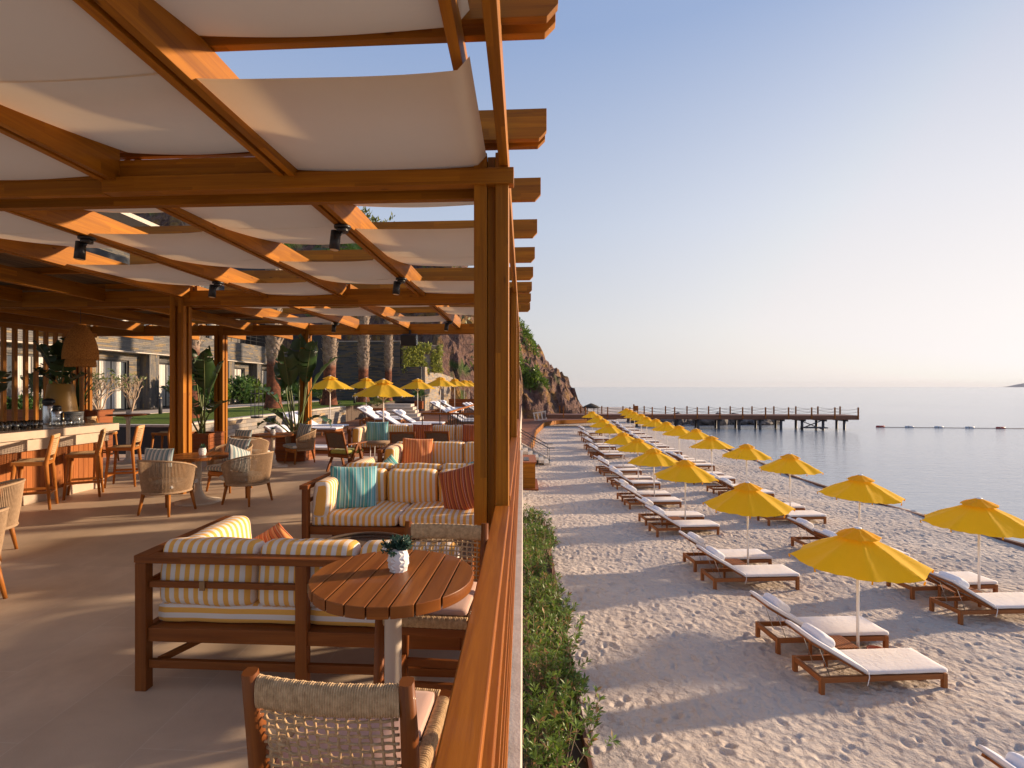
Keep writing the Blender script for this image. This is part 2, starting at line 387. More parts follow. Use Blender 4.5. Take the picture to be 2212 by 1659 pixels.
S_dark=stonewall('slate_wall',[(.10,.10,.105),(.15,.14,.13),(.08,.085,.09),(.22,.17,.10),(.12,.125,.13),(.17,.15,.12)],.5,.10)
S_gar=stonewall('garden_wall_stone',[(.36,.31,.26),(.44,.37,.29),(.30,.27,.24),(.40,.36,.31),(.50,.36,.20)],.5,.13)
def leafmat(name,a,b,rough=.5,transl=.35,spec=.4):
    m=M(name,a,rough,spec); t=NT(m)
    tc=t.n('ShaderNodeTexCoord'); n1=t.noise(tc.outputs['Object'],2.2,3,.6); 
    g=t.n('ShaderNodeNewGeometry'); k=t.math('ADD',t.math('MULTIPLY',n1,.55),t.math('MULTIPLY',g.outputs['Random Per Island'],.5))
    c=t.ramp(k,[(.2,b),(.55,a),(.9,tuple(min(1,x*1.7) for x in a))]); t.col(c)
    tr=t.n('ShaderNodeBsdfTranslucent'); t.l(c,tr.inputs[0]); mx=t.n('ShaderNodeMixShader'); mx.inputs[0].default_value=transl
    t.l(t.b.outputs[0],mx.inputs[1]); t.l(tr.outputs[0],mx.inputs[2]); t.l(mx.outputs[0],t.t.nodes['Material Output'].inputs[0])
    return m
L_hedge=leafmat('hedge_leaf',(.125,.20,.026),(.045,.085,.016),.4)
L_dry=leafmat('dry_leaf',(.30,.17,.07),(.17,.09,.04))
L_shrub=leafmat('shrub_leaf',(.070,.14,.030),(.025,.055,.018))
L_olive=leafmat('pale_leaf',(.16,.19,.06),(.07,.09,.03))
L_big=leafmat('strelitzia_leaf',(.045,.095,.026),(.022,.05,.016),.3,.25,.6)
L_dk=leafmat('dark_leaf',(.030,.060,.020),(.015,.03,.012),.4,.2)
L_suc=leafmat('succulent_leaf',(.035,.085,.055),(.018,.045,.030),.4,.1)
L_vine=leafmat('vine_leaf',(.34,.36,.07),(.16,.20,.04))
Stem=M('green_stem',(.14,.17,.05),.5); Twig=M('twig',(.42,.30,.20),.8)
def trunkmat():
    m=M('palm_bark',(.4,.3,.22),.9); t=NT(m); v=t.vec('Object'); n=t.noise(v,5,5,.7)
    tc=t.n('ShaderNodeTexCoord'); sx=t.n('ShaderNodeSeparateXYZ'); t.l(tc.outputs['Object'],sx.inputs[0])
    hi=t.ramp(n,[(.3,(.17,.12,.09)),(.6,(.46,.36,.27))]); lo=t.ramp(n,[(.35,(.055,.020,.012)),(.62,(.27,.085,.035))])
    k=t.math('MINIMUM',t.math('MAXIMUM',t.math('MULTIPLY',t.math('SUBTRACT',sx.outputs[2],2.2),2.2),0),1); t.col(t.mix(k,lo,hi)); t.bump(t.noise(t.vec('Object',(1,1,4)),6,4,.7),1,.08); return m
Bark=trunkmat()
exec_sections=True
# ---------------------------------------------------------------- setting: ground, sea, cliff
SAND=-3.2; SEA=-3.52
def sandmat():
    m=M('sand',(.62,.50,.39),.95,.15); t=NT(m); v=t.vec('Object')
    n=t.noise(v,.35,4,.6); n2=t.noise(v,260,2); n3=t.noise(v,6,5,.6)
    c=t.ramp(n,[(.3,(.56,.475,.40)),(.7,(.66,.58,.50))]); c=t.mix(t.math('MULTIPLY',n2,.25),c,(.35,.27,.2)); t.col(c)
    # footprints as voronoi dimples
    vo=t.n('ShaderNodeTexVoronoi',feature='SMOOTH_F1'); vo.inputs['Scale'].default_value=4.2; vo.inputs['Smoothness'].default_value=.35
    dv=t.n('ShaderNodeVectorMath',operation='ADD'); nn=t.n('ShaderNodeTexNoise'); nn.inputs['Scale'].default_value=2.5; sc=t.n('ShaderNodeVectorMath',operation='SCALE'); sc.inputs[3].default_value=.5
    t.l(v,nn.inputs[0]); t.l(nn.outputs[1],sc.inputs[0]); t.l(v,dv.inputs[0]); t.l(sc.outputs[0],dv.inputs[1]); t.l(dv.outputs[0],vo.inputs['Vector'])
    h=t.math('ADD',t.math('MULTIPLY',vo.outputs[0],.7),t.math('MULTIPLY',n3,.9))
    b1=t.bump(h,1.0,.11); t.bump(t.noise(v,34,6,.7),.8,.018,b1)
    return m
Sand=sandmat()
def sand_field():
    cell=.025; nx=int(17.4/cell); ny=int(36/cell); Hh=np.zeros((ny,nx),np.float32)
    yy,xx=np.mgrid[-12:13,-12:13].astype(np.float32)*cell
    for k in range(34000):
        cx=rng.integers(13,nx-13); cy=rng.integers(13,ny-13); a=rng.normal(PI/2*.6,.8); ln=rng.uniform(.05,.135); wd_=ln*rng.uniform(.3,.52); dp=rng.uniform(.02,.075)
        u=xx*math.cos(a)+yy*math.sin(a); v=-xx*math.sin(a)+yy*math.cos(a); r=np.sqrt((u/ln)**2+(v/wd_)**2)
        st=-dp*np.clip(1-r**3,0,1)*(r<1)+dp*.55*np.exp(-((r-1.25)/.28)**2)
        Hh[cy-12:cy+13,cx-12:cx+13]=np.maximum(-.125,Hh[cy-12:cy+13,cx-12:cx+13]*.75+st)
    # blur once
    for _ in range(1): Hh=(Hh+np.roll(Hh,1,0)+np.roll(Hh,-1,0)+np.roll(Hh,1,1)+np.roll(Hh,-1,1))/5
    return Hh,cell,nx,ny
Hh,cell,nxr,nyr=sand_field()
X0,X1,Y0,Y1=-.2,17.2,2.6,38.
xs=np.arange(X0,X1,.028); ys=[Y0]
while ys[-1]<Y1: ys.append(ys[-1]+max(.024,ys[-1]*.0036))
ys=np.array(ys)
XX,YY=np.meshgrid(xs,ys)
ix=np.clip(((XX-X0)/cell),0,nxr-2); iy=np.clip(((YY-Y0)/cell),0,nyr-2); i0=ix.astype(int); j0=iy.astype(int); fx=ix-i0; fy=iy-j0
ZZ=(Hh[j0,i0]*(1-fx)*(1-fy)+Hh[j0,i0+1]*fx*(1-fy)+Hh[j0+1,i0]*(1-fx)*fy+Hh[j0+1,i0+1]*fx*fy)
ZZ=ZZ+.05*np.sin(XX*1.1+YY*.35)*np.sin(YY*.8-XX*.4)*.6+.03*np.sin(YY*1.9+XX*.7)
edge=np.clip(np.minimum(np.minimum(XX-X0,X1-XX),np.minimum(YY-Y0,Y1-YY))/.6,0,1)
def shore(y): return np.interp(y,[-20,17,29,43,60,78,100],[15.6,15.2,14.7,16.0,18.0,20.5,24])
ZZ=ZZ*edge+SAND+.02; 
ZZ=np.where(XX>shore(YY),ZZ-np.clip((XX-shore(YY)-.15)*.45,0,.9),ZZ)
nr,nc=XX.shape; idx=np.arange(nr*nc).reshape(nr,nc)
Fq=np.stack([idx[:-1,:-1],idx[:-1,1:],idx[1:,1:],idx[1:,:-1]],-1).reshape(-1,4)
tag(quick(np.stack([XX,YY,ZZ],-1).reshape(-1,3),Fq,'sand',Sand,smooth=True),'pale trampled beach sand full of footprints around the loungers','sand',kind='structure')
# far sand sheet and sea bed
m=MB(); ysb=list(range(-30,131,4)); pts=[]
def fs(u,v):
    y=-30+160*v; xe=float(shore(y)); x=-30+(xe+6+30)*u
    z=SAND-.045-max(0,(x-xe)*.45) 
    return (x,y,z)
m.grid(fs,40,40); tag(m.build('beach',Sand),'pale sand of the beach beyond the loungers','sand',kind='structure')
Bed=M('seabed',(.05,.055,.04),.9); MB().box((0,20,-7),(4000,4000,.5)).build('seabed',Bed)['kind']='structure'
def seamat():
    m=M('sea_water',(.36,.39,.41),.12,.5); t=NT(m); b=t.b; b.inputs['IOR'].default_value=1.33
    v=t.vec('Object'); n1=t.noise(t.vec('Object',(.55,1.5,1),(0,0,R(-12))),1.3,5,.62,.3); n2=t.noise(t.vec('Object',(.7,1.4,1),(0,0,R(10))),5.5,3,.6)
    big=t.noise(v,.03,3)
    h=t.math('ADD',n1,t.math('MULTIPLY',n2,.28)); h=t.math('MULTIPLY',h,t.math('ADD',.45,t.math('MULTIPLY',big,.9)))
    t.bump(h,.34,.17); return m
sea=MB()
sea.v=[(-9000,-9000,SEA),(9000,-9000,SEA),(9000,9000,SEA),(-9000,9000,SEA)]; sea.f=[(0,1,2,3)]; sea.uv=[[(0,0)]*4]; sea.sm=[False]
tag(sea.build('sea',seamat()),'calm pale sea reaching the hazy horizon','sea',kind='structure')
# terrace slab and floor
def tilemat():
    m=M('terrace_tile',(.40,.31,.23),.5,.4); t=NT(m); v=t.vec('Object',rot=(0,0,0))
    br=t.n('ShaderNodeTexBrick'); t.l(t.vec('Object',rot=(0,0,R(90))),br.inputs['Vector']); br.inputs['Scale'].default_value=1; br.inputs['Brick Width'].default_value=1.2; br.inputs['Row Height'].default_value=.6
    br.inputs['Mortar Size'].default_value=.0032; br.inputs['Color1'].default_value=(.62,.47,.325,1); br.inputs['Color2'].default_value=(.70,.54,.385,1); br.inputs['Mortar'].default_value=(.76,.64,.50,1); br.offset=.5
    n=t.noise(v,1.2,6,.65,.4); n2=t.noise(t.vec('Object',(1,2.5,1)),9,5,.7)
    c=t.mix(t.ramp(n,[(.35,(0,0,0)),(.7,(.85,.85,.85))]),br.outputs[0],(.42,.31,.22)); c=t.mix(t.math('MULTIPLY',n2,.35),c,(.66,.53,.40)); t.col(c)
    t.l(t.math('ADD',.38,t.math('MULTIPLY',n2,.3)),t.b.inputs['Roughness'])
    t.bump(t.math('ADD',n2,t.noise(v,120,3)),.18,.004); return m
Tile=tilemat()
MB().box((-9.05,4.75,-.06),(17.9,16.1,.12)).build('terrace_floor',Tile)
bpy.data.objects['terrace_floor']['kind']='structure'
Ledge=M('ledge_stone',(.55,.48,.40),.8); tl=NT(Ledge); tl.col(tl.ramp(tl.noise(tl.vec('Object'),8,5,.7),[(.3,(.46,.39,.32)),(.7,(.62,.55,.47))])); tl.bump(tl.noise(tl.vec('Object'),60,4),.4,.006)
t=empty('retaining_wall',(0,0,0),0,'pale stone edge and wall of the terrace above the hedge','wall')
MB().box((-.055,3.0,-.045),(.09,22,.15)).build('coping',Ledge,t,bevel=.004)
MB().box((-.2,3.0,-1.72),(.38,22,3.2)).build('wall_face',Ledge,t)
# lower timber deck beyond the terrace
m=MB()
y=12.85
while y<58:
    m.box((-5.0,y+.068,-.28),(9.7,.130,.05)); y+=.14
tag(m.build('wooden_deck',W_deck),'brown timber deck beyond the terrace','deck',kind='structure')
MB().box((-5.05,35,-1.8),(9.8,46,2.9)).build('deck_ground',Ledge)['kind']='structure'
# garden block, lawn, path
GZ=.6
Soil=M('soil',(.10,.07,.05),.95); MB().box((-40,47,GZ-1.6),(59.9,64.3,3.12)).build('garden_ground',Soil)['kind']='structure'
def lawnmat():
    m=M('lawn_grass',(.12,.19,.02),.8,.2); t=NT(m); v=t.vec('Object')
    c=t.ramp(t.noise(v,1.5,5,.7),[(.25,(.10,.16,.018)),(.75,(.20,.27,.035))]); c=t.mix(t.math('MULTIPLY',t.noise(v,60,3),.5),c,(.05,.09,.01)); t.col(c)
    t.bump(t.noise(v,80,4,.7),1,.05); return m
Lawn=lawnmat()
MB().box((-12.5,39.5,GZ-.02),(4.75,49.2,.06)).build('lawn',Lawn); tag(bpy.data.objects['lawn'],kind='structure')
MB().box((-16.0,39.5,GZ-.015),(2.2,49.2,.08)).build('garden_path',M('path_stone',(.50,.42,.34),.85)); bpy.data.objects['garden_path']['kind']='structure'
t=empty('garden_wall',(-10,28,0),0,'pale stone retaining wall along the lawn and sun deck','wall')
MB().box((0.05,-6.1,0),(.3,14.1,1.14),L=1).build('wall_face',S_gar,t)
MB().box((0.02,-6.1,.59),(.34,14.15,.05)).build('coping',Ledge,t)
t=empty('planter_wall',(-12,14.75,0),0,'dark low wall under the white kerb of the lawn','wall')
MB().box((-1.3,0,.04),(7.0,.3,1.0),L=0).build('wall_face',Dark,t); MB().box((-1.3,0,.575),(7.0,.34,.06)).build('coping',Ledge,t)
# cliff
def rockmat():
    m=M('rock',(.2,.14,.1),.9,.2); t=NT(m); v=t.vec('Object')
    n=t.noise(v,.35,6,.65,.5); n2=t.noise(v,1.6,6,.7,.4)
    c=t.ramp(n2,[(.25,(.045,.030,.035)),(.45,(.16,.095,.080)),(.6,(.26,.15,.11)),(.8,(.42,.30,.22))])
    c2=t.ramp(n2,[(.3,(.20,.10,.03)),(.7,(.48,.28,.09))]); c=t.mix(t.ramp(n,[(.50,(0,0,0)),(.62,(1,1,1))]),c,c2)
    c3=t.ramp(t.noise(v,.22,3,.5,.2),[(.60,(0,0,0)),(.68,(1,1,1))]); c=t.mix(c3,c,(.07,.11,.025)); t.col(c)
    t.bump(t.math('ADD',n2,t.math('MULTIPLY',t.noise(v,5,5,.7),.4)),1,.7); return m
Rock=rockmat()
PX=[-70,-40,-22,-12.6,-6,-.7,2.6,4.4,6.3,8.5,9.6,11.5,13]; PZ=[34,30,26,21,16.5,12.2,8.8,6.3,3.6,.9,-1.6,-3.4,-4.5]
def cliffz(x,y):
    wob=2.2*noise.noise(Vector((x*.12,y*.12,3)))+.9*noise.noise(Vector((x*.35,y*.35,7)))
    top=np.interp(x+wob*.35,PX,PZ); yb=np.interp(x,[-60,-14,-9,-5,0,13],[60,60,52,56,74,77])
    k=max(0,min(1,(y-yb)/13)); k=k**.75*(1.0)
    z=-3.3+(top+3.3)*k
    P=Vector((x,y,z))
    rg=abs(noise.noise(P*.28+Vector((5,1,2))))*2.6+abs(noise.noise(P*.75))*1.4+noise.noise(P*1.9)*.55
    return z+(rg-1.4)*min(1,k*4)*min(1,max(0,(top+3)/5))
V=[];nx_,ny_=190,110
for j in range(ny_+1):
    for i in range(nx_+1):
        x=-60+73*(i/nx_)**.75; y=50+60*(j/ny_)**1.3
        V.append((x+.8*noise.noise(Vector((x*.6,y*.6,0))),y+1.6*noise.noise(Vector((x*.5,y*.5,9))),cliffz(x,y)))
idx=np.arange((nx_+1)*(ny_+1)).reshape(ny_+1,nx_+1)
Fq=np.stack([idx[:-1,:-1],idx[:-1,1:],idx[1:,1:],idx[1:,:-1]],-1).reshape(-1,4)
tag(quick(V,Fq,'cliff',Rock,smooth=False),'rugged brown sea cliff at the far end of the beach','cliff',kind='structure')
def leafcloud(pts,size,name,mat,parent=None,elong=1.8,up=0,n_=None):
    pts=np.asarray(pts,dtype=np.float64); n=len(pts)
    d=rng.normal(size=(n,3)); d[:,2]+=up; d/=np.linalg.norm(d,axis=1)[:,None]
    e=rng.normal(size=(n,3)); e-=d*(e*d).sum(1)[:,None]; e/=np.linalg.norm(e,axis=1)[:,None]
    s=size*rng.uniform(.6,1.3,n)[:,None]
    a=pts; b=pts+d*s*elong*.5+e*s*.35; c=pts+d*s*elong; dd=pts+d*s*elong*.5-e*s*.35
    V=np.stack([a,b,c,dd],1).reshape(-1,3); F=np.arange(4*n).reshape(n,4)
    return quick(V,F,name,mat,parent)
# green scrub on the cliff
def scrub(cx,cy,rx,ry,n,h,size,nm='cliff_shrub',mat=None,label=None):
    P=[]
    for _ in range(n):
        a=random.uniform(0,2*PI); r=math.sqrt(random.random()); x=cx+rx*r*math.cos(a); y=cy+ry*r*math.sin(a)
        P.append((x,y,cliffz(x,y)+random.uniform(-.3,h)*(1-r*r*.6)))
    return tag(leafcloud(P,size,nm,mat or L_hedge,up=.5),label,'shrub')
scrub(-.4,86.5,3.0,2.6,2600,1.3,.26,label='green shrub high on the cliff just beside the pergola posts')
scrub(1.2,79.5,2.6,1.8,2600,1.2,.24,label='green shrub halfway down the cliff beside the pergola posts')
scrub(-13,78,4,5,1800,2.2,.4,label='dark round tree on the hilltop seen through the shade gap')
P=[]
for _ in range(9000):
    x=random.uniform(-55,-4); y=random.uniform(57,92)
    if noise.noise(Vector((x*.15,y*.15,1)))>.0: P.append((x,y,cliffz(x,y)+random.uniform(-.1,1.0)))
tag(leafcloud(P,.42,'hillside_scrub',L_olive,up=.5),'scrub and dry bushes covering the hillside','scrub',kind='stuff')
# island
m=MB(); m.grid(lambda u,v:(4450+900*u,5050+250*v,SEA-2+(44*max(0,math.sin(PI*min(1,u*2.1))**1.3 if u<.48 else .72*math.sin(PI*(u-.42)*.9+.3)))*math.sin(PI*v)),60,6)
tag(m.build('island',M('island_hill',(.16,.17,.19),.9)),'low grey island on the horizon','island',kind='structure')
# ---------------------------------------------------------------- pergola
PB=EYE+1.277; PT=3.22                       # main beam underside and top
RAFT=[-.30,-1.56,-2.80,-4.05,-5.32]; RZ=EYE+1.39
ROWS=[-1.0,3.45,8.10,12.75]; PUR=EYE+1.635; PS=1.163
per=empty('pergola',(-5,8,0),0,'long orange timber pergola with fabric shades over the terrace','pergola')
def pp(mb,name,mat,**k): return mb.build(name,mat,per,loc=(5,-8,0),**k)
def post(x,y,z1=PT,z0=0,w=.085,gap=.055):
    m=MB()
    for dx in(0,w+gap):
        m.box((x+w/2+dx,y+w/2,(z0+z1)/2),(w,w,z1-z0))
        m.box((x+w/2+dx,y+w*1.5+gap,(z0+z1)/2),(w,w,z1-z0))
    m.box((x+w+gap/2,y+w+gap/2,(z0+z1)/2-.001),(gap-.004,.12,z1-z0-.01))
    return pp(m,'post',W_per,bevel=.004)
for r in ROWS: post(-.32,r)
for x,r in((-5.58,8.10),(-5.48,12.75),(-7.64,12.75),(-11.3,12.75)): post(x,r)
for i,r in enumerate(ROWS):
    m=MB()
    if i==1:
        m.box((-6.3,r+.045,3.178),(12.0,.06,.125)); m.box((-1.45,r+.026,3.063),(2.78,.095,.105)); m.box((-7.6,r+.05,3.063),(9.5,.05,.105))
    else: m.box((-6.3,r+.045,PB+.12),(12.1,.06,.24))
    m.box((-6.3,r+.185,PB+.115),(12.1,.06,.23))
    pp(m,'cross_beam',W_per,bevel=.004)
for y in (2.9,):
    pass
for x in RAFT:
    m=MB()
    for k in range(len(ROWS)-1):
        a,b=ROWS[k]+.21,ROWS[k+1]+.02
        if x>-.5: m.box((x,(a+b)/2,RZ+.165),(.05,b-a,.17)); continue
        for dx in(-.038,.038): m.box((x+dx,(a+b)/2,RZ+.12),(.046,b-a,.24+.002*(dx>0)))
        m.box((x,(a+b)/2,RZ+.06),(.03,b-a,.06))
    m.box((x-.038,14.2,RZ+.1),(.046,2.3,.2)) if x<-5 else None
    pp(m,'rafter',W_per,bevel=.003)
for x in (-6.7,-8.1,-9.5,-10.9):
    m=MB()
    for k in range(1,len(ROWS)-1):
        a,b=ROWS[k]+.21,ROWS[k+1]+.02
        m.box((x,(a+b)/2,RZ+.07),(.09,b-a,.20))
    m.box((x,14.0,RZ+.07),(.09,2.1,.2))
    pp(m,'rafter',W_per,bevel=.003)
# edge fascia running away from the viewer
m=MB(); m.box((-.126,5.2,RZ+.13),(.058,17.5,.18)); pp(m,'fascia_board',W_per,bevel=.003)
# purlins with chamfered tails over the beach
for k in range(-1,9):
    y=2.36+PS*k
    if y<1: continue
    m=MB()
    for j,dy in enumerate((0,)):
        L0=-5.4; X1=.155-.0*k; h=.20
        poly=[(L0,0),(X1-.05,0),(X1,.055),(X1,h),(L0,h)]
        m.prism(poly,-.05,0,fr=lambda a,b,c,y=y+dy:(a,y+c+.05,PUR+b))
    if k in(0,1):
        m.prism([(-5.4,0),(.10,0),(.15,.05),(.15,.16),(-5.4,.16)],-.05,0,fr=lambda a,b,c:(a,y+.11+c+.05,PUR+b))
    pp(m,'purlin',W_per,bevel=.003)
for k in range(9,13):
    pass
# woven fabric shades
def shade(xa,xb,ya,yb,za,zb,sag=.04):
    m=MB(); w=xb-xa; hem=.055/w; cols=list(np.linspace(0,1-hem,26))+[1-hem*.55,1]
    def f(u,v):
        u=cols[int(round(u*27))]; x=xa+w*u; e=max(0,(u-(1-hem))/hem); s=4*u*(1-u)
        z=za+(zb-za)*v+(.16*(v**1.8-v)*abs(zb-za)*2)-sag*s**.8*(1-.35*abs(v-.5))+.055*e+.004*math.sin(v*9+u*5)*s
        return (x,ya+(yb-ya)*v,z)
    m.grid(f,27,10)
    pp(m,'shade_panel',F_shade)
LOW=RZ+.026
phase={0:0,1:1,2:0,3:1}
for bi in range(4):
    xa,xb=RAFT[bi+1]+.062,RAFT[bi]-(.062 if bi else -.062)
    for k in range(-2,9):
        ya=2.36+PS*k; yb=ya+PS
        if yb<.3 or yb>12.8: continue
        if (k+phase[bi])%2==0: shade(xa,xb,ya+.0,yb,LOW,LOW+.03,sag=.024)
        else: shade(xa,xb,ya-.015,yb+.02,LOW+.03,PUR-.01,sag=.028)
# reed mat roof over the bar
Reed=M('reed_mat',(.20,.13,.06),.9); tr_=NT(Reed); tr_.col(tr_.ramp(tr_.noise(tr_.vec('Object',(60,2,1)),1,3),[(.3,(.07,.04,.02)),(.7,(.26,.17,.08))])); tr_.bump(tr_.noise(tr_.vec('Object',(80,1,1)),1,2),.8,.01)
m=MB()
for k in range(2,10):
    y=2.36+PS*k; m.box((-8.4,y,RZ+.215),(5.9,.06,.08))
pp(m,'roof_joist',W_per)
m=MB(); m.box((-8.4,8.0,RZ+.275),(5.9,9.3,.03)); pp(m,'reed_roof',Reed)
# spotlights on the rafters
def spot(first,loc,rz,label):
    global SP
    if first:
        SP=empty('spotlight',(0,0,0),0,None,'spotlight','black spotlights under the pergola')
        MB().lathe([(.0,-.02),(.07,-.02),(.072,-.012),(.072,.0)][::1],20).build('mounting_plate',Black,SP)
        MB().lathe([(.05,-.055),(.052,-.02)],20).build('canopy_base',Black,SP)
        m=MB(); m.tube([(0,0,-.05),(-.05,0,-.10)],.014,8); m.build('arm',Black,SP)
        h=MB().tube([(-.06,0,-.04),(-.075,0,-.20)],[.042,.046],18).build('lamp_head',Black,SP)
        MB().tube([(-.0752,0,-.2005),(-.0757,0,-.206)],.036,16).build('lens',M('lamp_lens',(.8,.5,.25),.3),h)
    return place(SP,loc,rz,label,first)
for i,(x,y,l) in enumerate([(-1.56,4.52,'nearest black spotlight under the rafter second from the sea edge'),(-4.05,4.72,'nearest black spotlight under the rafter fourth from the sea edge'),(-1.56,6.75,'second black spotlight under the rafter second from the sea edge'),(-4.05,6.85,'second black spotlight under the rafter fourth from the sea edge'),(-1.56,11.25,'small far black spotlight beside the wall speaker near the sea side'),(-4.05,11.35,'small far black spotlight above the tall leafy plant')]):
    spot(i==0,(x,y,RZ-.002),random.uniform(-.3,.3),l)
sp=empty('loudspeaker',(-2.72,12.6,2.82),0,'black box loudspeaker fixed to the far beam of the pergola','speaker')
MB().box((0,0,0),(.38,.22,.27),Euler((R(14),0,0)).to_matrix()).build('cabinet',Black,sp,bevel=.02)
MB().box((0,-.115,-.03),(.33,.01,.22),Euler((R(14),0,0)).to_matrix()).build('grille',M('grille',(.03,.03,.03),.9),sp)
MB().box((0,.08,.17),(.05,.05,.14)).build('bracket',Black,sp)
cc=empty('security_camera',(-11.2,12.6,2.93),0,'small white dome security camera under the beam above the slat screen','camera')
MB().lathe([(.075,-.05),(.08,0)],16).build('housing',White,cc); MB().lathe([(.0,-.125),(.04,-.11),(.065,-.075),(.07,-.05)],16).build('dome',Black,cc)
# ---------------------------------------------------------------- railing on the terrace edge
ra=empty('railing',(-.13,5,0),0,'reddish timber railing with a broad top rail along the terrace edge','railing')
def rr(mb,name,**k): return mb.build(name,W_rail,ra,loc=(.13,-5,0),**k)
Y0r,Y1r=-1.2,12.7
segs=[(-.75,3.44),(3.76,8.09),(8.4,12.74)]
for a,b in segs: rr(MB().box((-.135,(a+b)/2,.91),(.094,b-a,.042)),'top_rail',bevel=.005)
m=MB(); m.box((-.092,6,.84),(.05,14,.055)); rr(m,'mid_rail',bevel=.003)
m=MB(); m.box((-.092,6,.10),(.05,14,.07)); rr(m,'bottom_rail',bevel=.003)
for j,z in enumerate((.27,.44,.61)):
    rr(MB().box((-.080,6,z),(.022,14,.036)),'slat_rail')
n=0
y=-.6
while y<12.7:
    m=MB()
    for j in range(4):
        z=.185+.17*j; yy=y+(.16 if j%2 else 0); m.box((-.104,yy,z),(.026,.045,.175 if j<3 else .16))
    m.build('baluster',W_rail,ra,loc=(.13,-5,0)); y+=.33
for y in(.6,2.0,5.2,6.7,9.9,11.3): rr(MB().box((-.137,y,.44),(.06,.06,.88)),'rail_post',bevel=.003)
# ---------------------------------------------------------------- seating
def sofa_unit(name,loc,rz,L,D,ncush,label,group,armside,cushtop=.80,seats=None,full=True):
    """local: x along the back 0..L, y 0 (back) .. D (front); arm at x=0 (armside=0) or x=L (1)"""
    o=empty(name,loc,rz,label,'sofa',group)
    ax=0 if armside==0 else L; sg=1 if armside==0 else -1
    m=MB()
    m.box((L/2,.035,.735),(L+.06,.085,.04)); m.box((ax+sg*.0,D/2+.03,.736),(.085,D+.06,.041))
    m.each('top_rail',W_furn,o,bevel=.004)
    m=MB(); m.box((L/2,.025,.592),(L-.08,.026,.034)); m.box((ax+sg*.01,D/2,.592),(.026,D-.1,.034)); m.each('back_slat',W_furn,o,bevel=.003)
    m=MB(); m.box((L/2,.03,.312),(L-.07,.04,.078)); m.box((L/2,D-.02,.312),(L-.07,.04,.078)); m.box((.01,D/2,.312),(.04,D-.1,.078)); m.box((L-.01,D/2,.312),(.04,D-.1,.078)); m.box((L/2,D/2,.336),(L-.1,D-.1,.02)); m.each('seat_frame',W_furn,o,bevel=.003)
    m=MB(); m.box((L/2,.03,.145),(L-.07,.03,.045)); m.build('stretcher',W_furn,o,bevel=.002); m=MB(); m.bar((.06,.06,.145),(.42,.3,.28),.03,.03); m.build('brace',W_furn,o)
    for x in(.0,L/2,L):
        h=.715 if True else .37
        MB().box((x,.025,h/2),(.065,.06,h)).build('leg',W_furn,o,bevel=.004)
    MB().box((ax,D-.0,.357),(.065,.06,.715)).build('leg',W_furn,o,bevel=.004)
    MB().box((L-ax,D-.03,.17),(.065,.06,.34)).build('leg',W_furn,o,bevel=.004)
    n=ncush; w=(L-.10)/n; off=.15 if armside==0 else -.02
    for i in range(n):
        x0=.04+w*i
        c=MB().cushion((0,0,0),(w-.012,.17,.365),.055,.018,10).build('back_cushion',F_stripe,o,loc=(x0+w/2,.155,.60+random.uniform(-.004,.004)),rot=(R(-6),0,R(random.uniform(-1,1))),weld=True)
        c.location.z=cushtop-.178
    ns=seats or 2; w=(L-.06)/ns
    for i in range(ns):
        MB().cushion((0,0,0),(w-.010,D-.10,.115),.035,.008,10).build('seat_cushion',F_seat,o,loc=(.03+w*(i+.5),D/2+.03,.405),weld=True)
    if armside in(0,1):
        MB().cushion((0,0,0),(D-.24,.16,.37),.055,.018,10).build('arm_cushion',F_stripe,o,loc=(ax+sg*.13,D/2+.11,cushtop-.20),rot=(R(-4),0,R(90 if sg>0 else 90)),weld=True)
    m=MB()
    for px_ in(.35,.95):
        if px_<L: m.box((px_,.006,.592),(.03,.006,.052))
    m.each('tie_strap',M('tan_tape',(.30,.17,.07),.8),o)
    return o
G='striped cushion sofas on the terrace'
s1=sofa_unit('corner_sofa',(-2.13,2.85,0),0,1.83,.86,3,'nearest yellow striped sofa with its back towards the viewer',G,0,cushtop=.805)
s2=sofa_unit('corner_sofa',(-.31,5.86,0),PI,1.78,.84,3,'yellow striped sofa holding a teal pillow and a rust pillow',G,1)
s2.name='corner_sofa.001'
s2b=sofa_unit('corner_sofa',(-2.12,6.0,0),0,1.8,.84,3,'yellow striped sofa back to back behind the sofa with the teal pillow',G,0)
s3=sofa_unit('corner_sofa',(-.36,8.72,0),PI,1.78,.86,3,'yellow striped sofa with the bright orange pillow at its left end',G,1)
s4=sofa_unit('corner_sofa',(-.42,12.45,0),PI,3.42,.86,6,'longest and farthest yellow striped sofa behind the armchairs',G,1,seats=4)
# throw pillows
def pillow(name,mat,loc,rot,size=(.5,.46,.15),label=None,group=None):
    m=MB(); a,b,t=size
    for sg in(1,-1):
        def f(u,v):
            x=2*u-1; y=2*v-1
            if sg<0: x=-x
            th=max(0,(1-x**2))**.55*max(0,(1-y**2))**.55
            pinx=1-.07*(1-x*x*.0)*(1-y*y)*0; 
            X=x*a/2*(1-.055*(1-y**2)**1)*1.02; Y=y*b/2*(1-.055*(1-x**2))
            return (X,Y,sg*t/2*th+.006*math.sin(9*x+3*y)*th)
        m.grid(f,20,20)
    o=m.build(name,mat,None,loc=loc,rot=rot,weld=True); tag(o,label,'pillow',group); return o
pillow('throw_pillow',F_teal,(-1.74,5.38,.66),(R(74),R(3),R(24)),(.47,.45,.17),'teal striped pillow leaning in the corner of the nearest facing sofa')
pillow('throw_pillow',F_red,(-.62,5.38,.66),(R(72),R(-17),R(-12)),(.46,.46,.17),'dark rust striped pillow at the sea end of the nearest facing sofa')
pillow('throw_pillow',F_orange,(-1.62,3.40,.585),(R(62),R(28),R(165)),(.42,.40,.15),'orange striped pillow poking up behind the back of the nearest sofa')
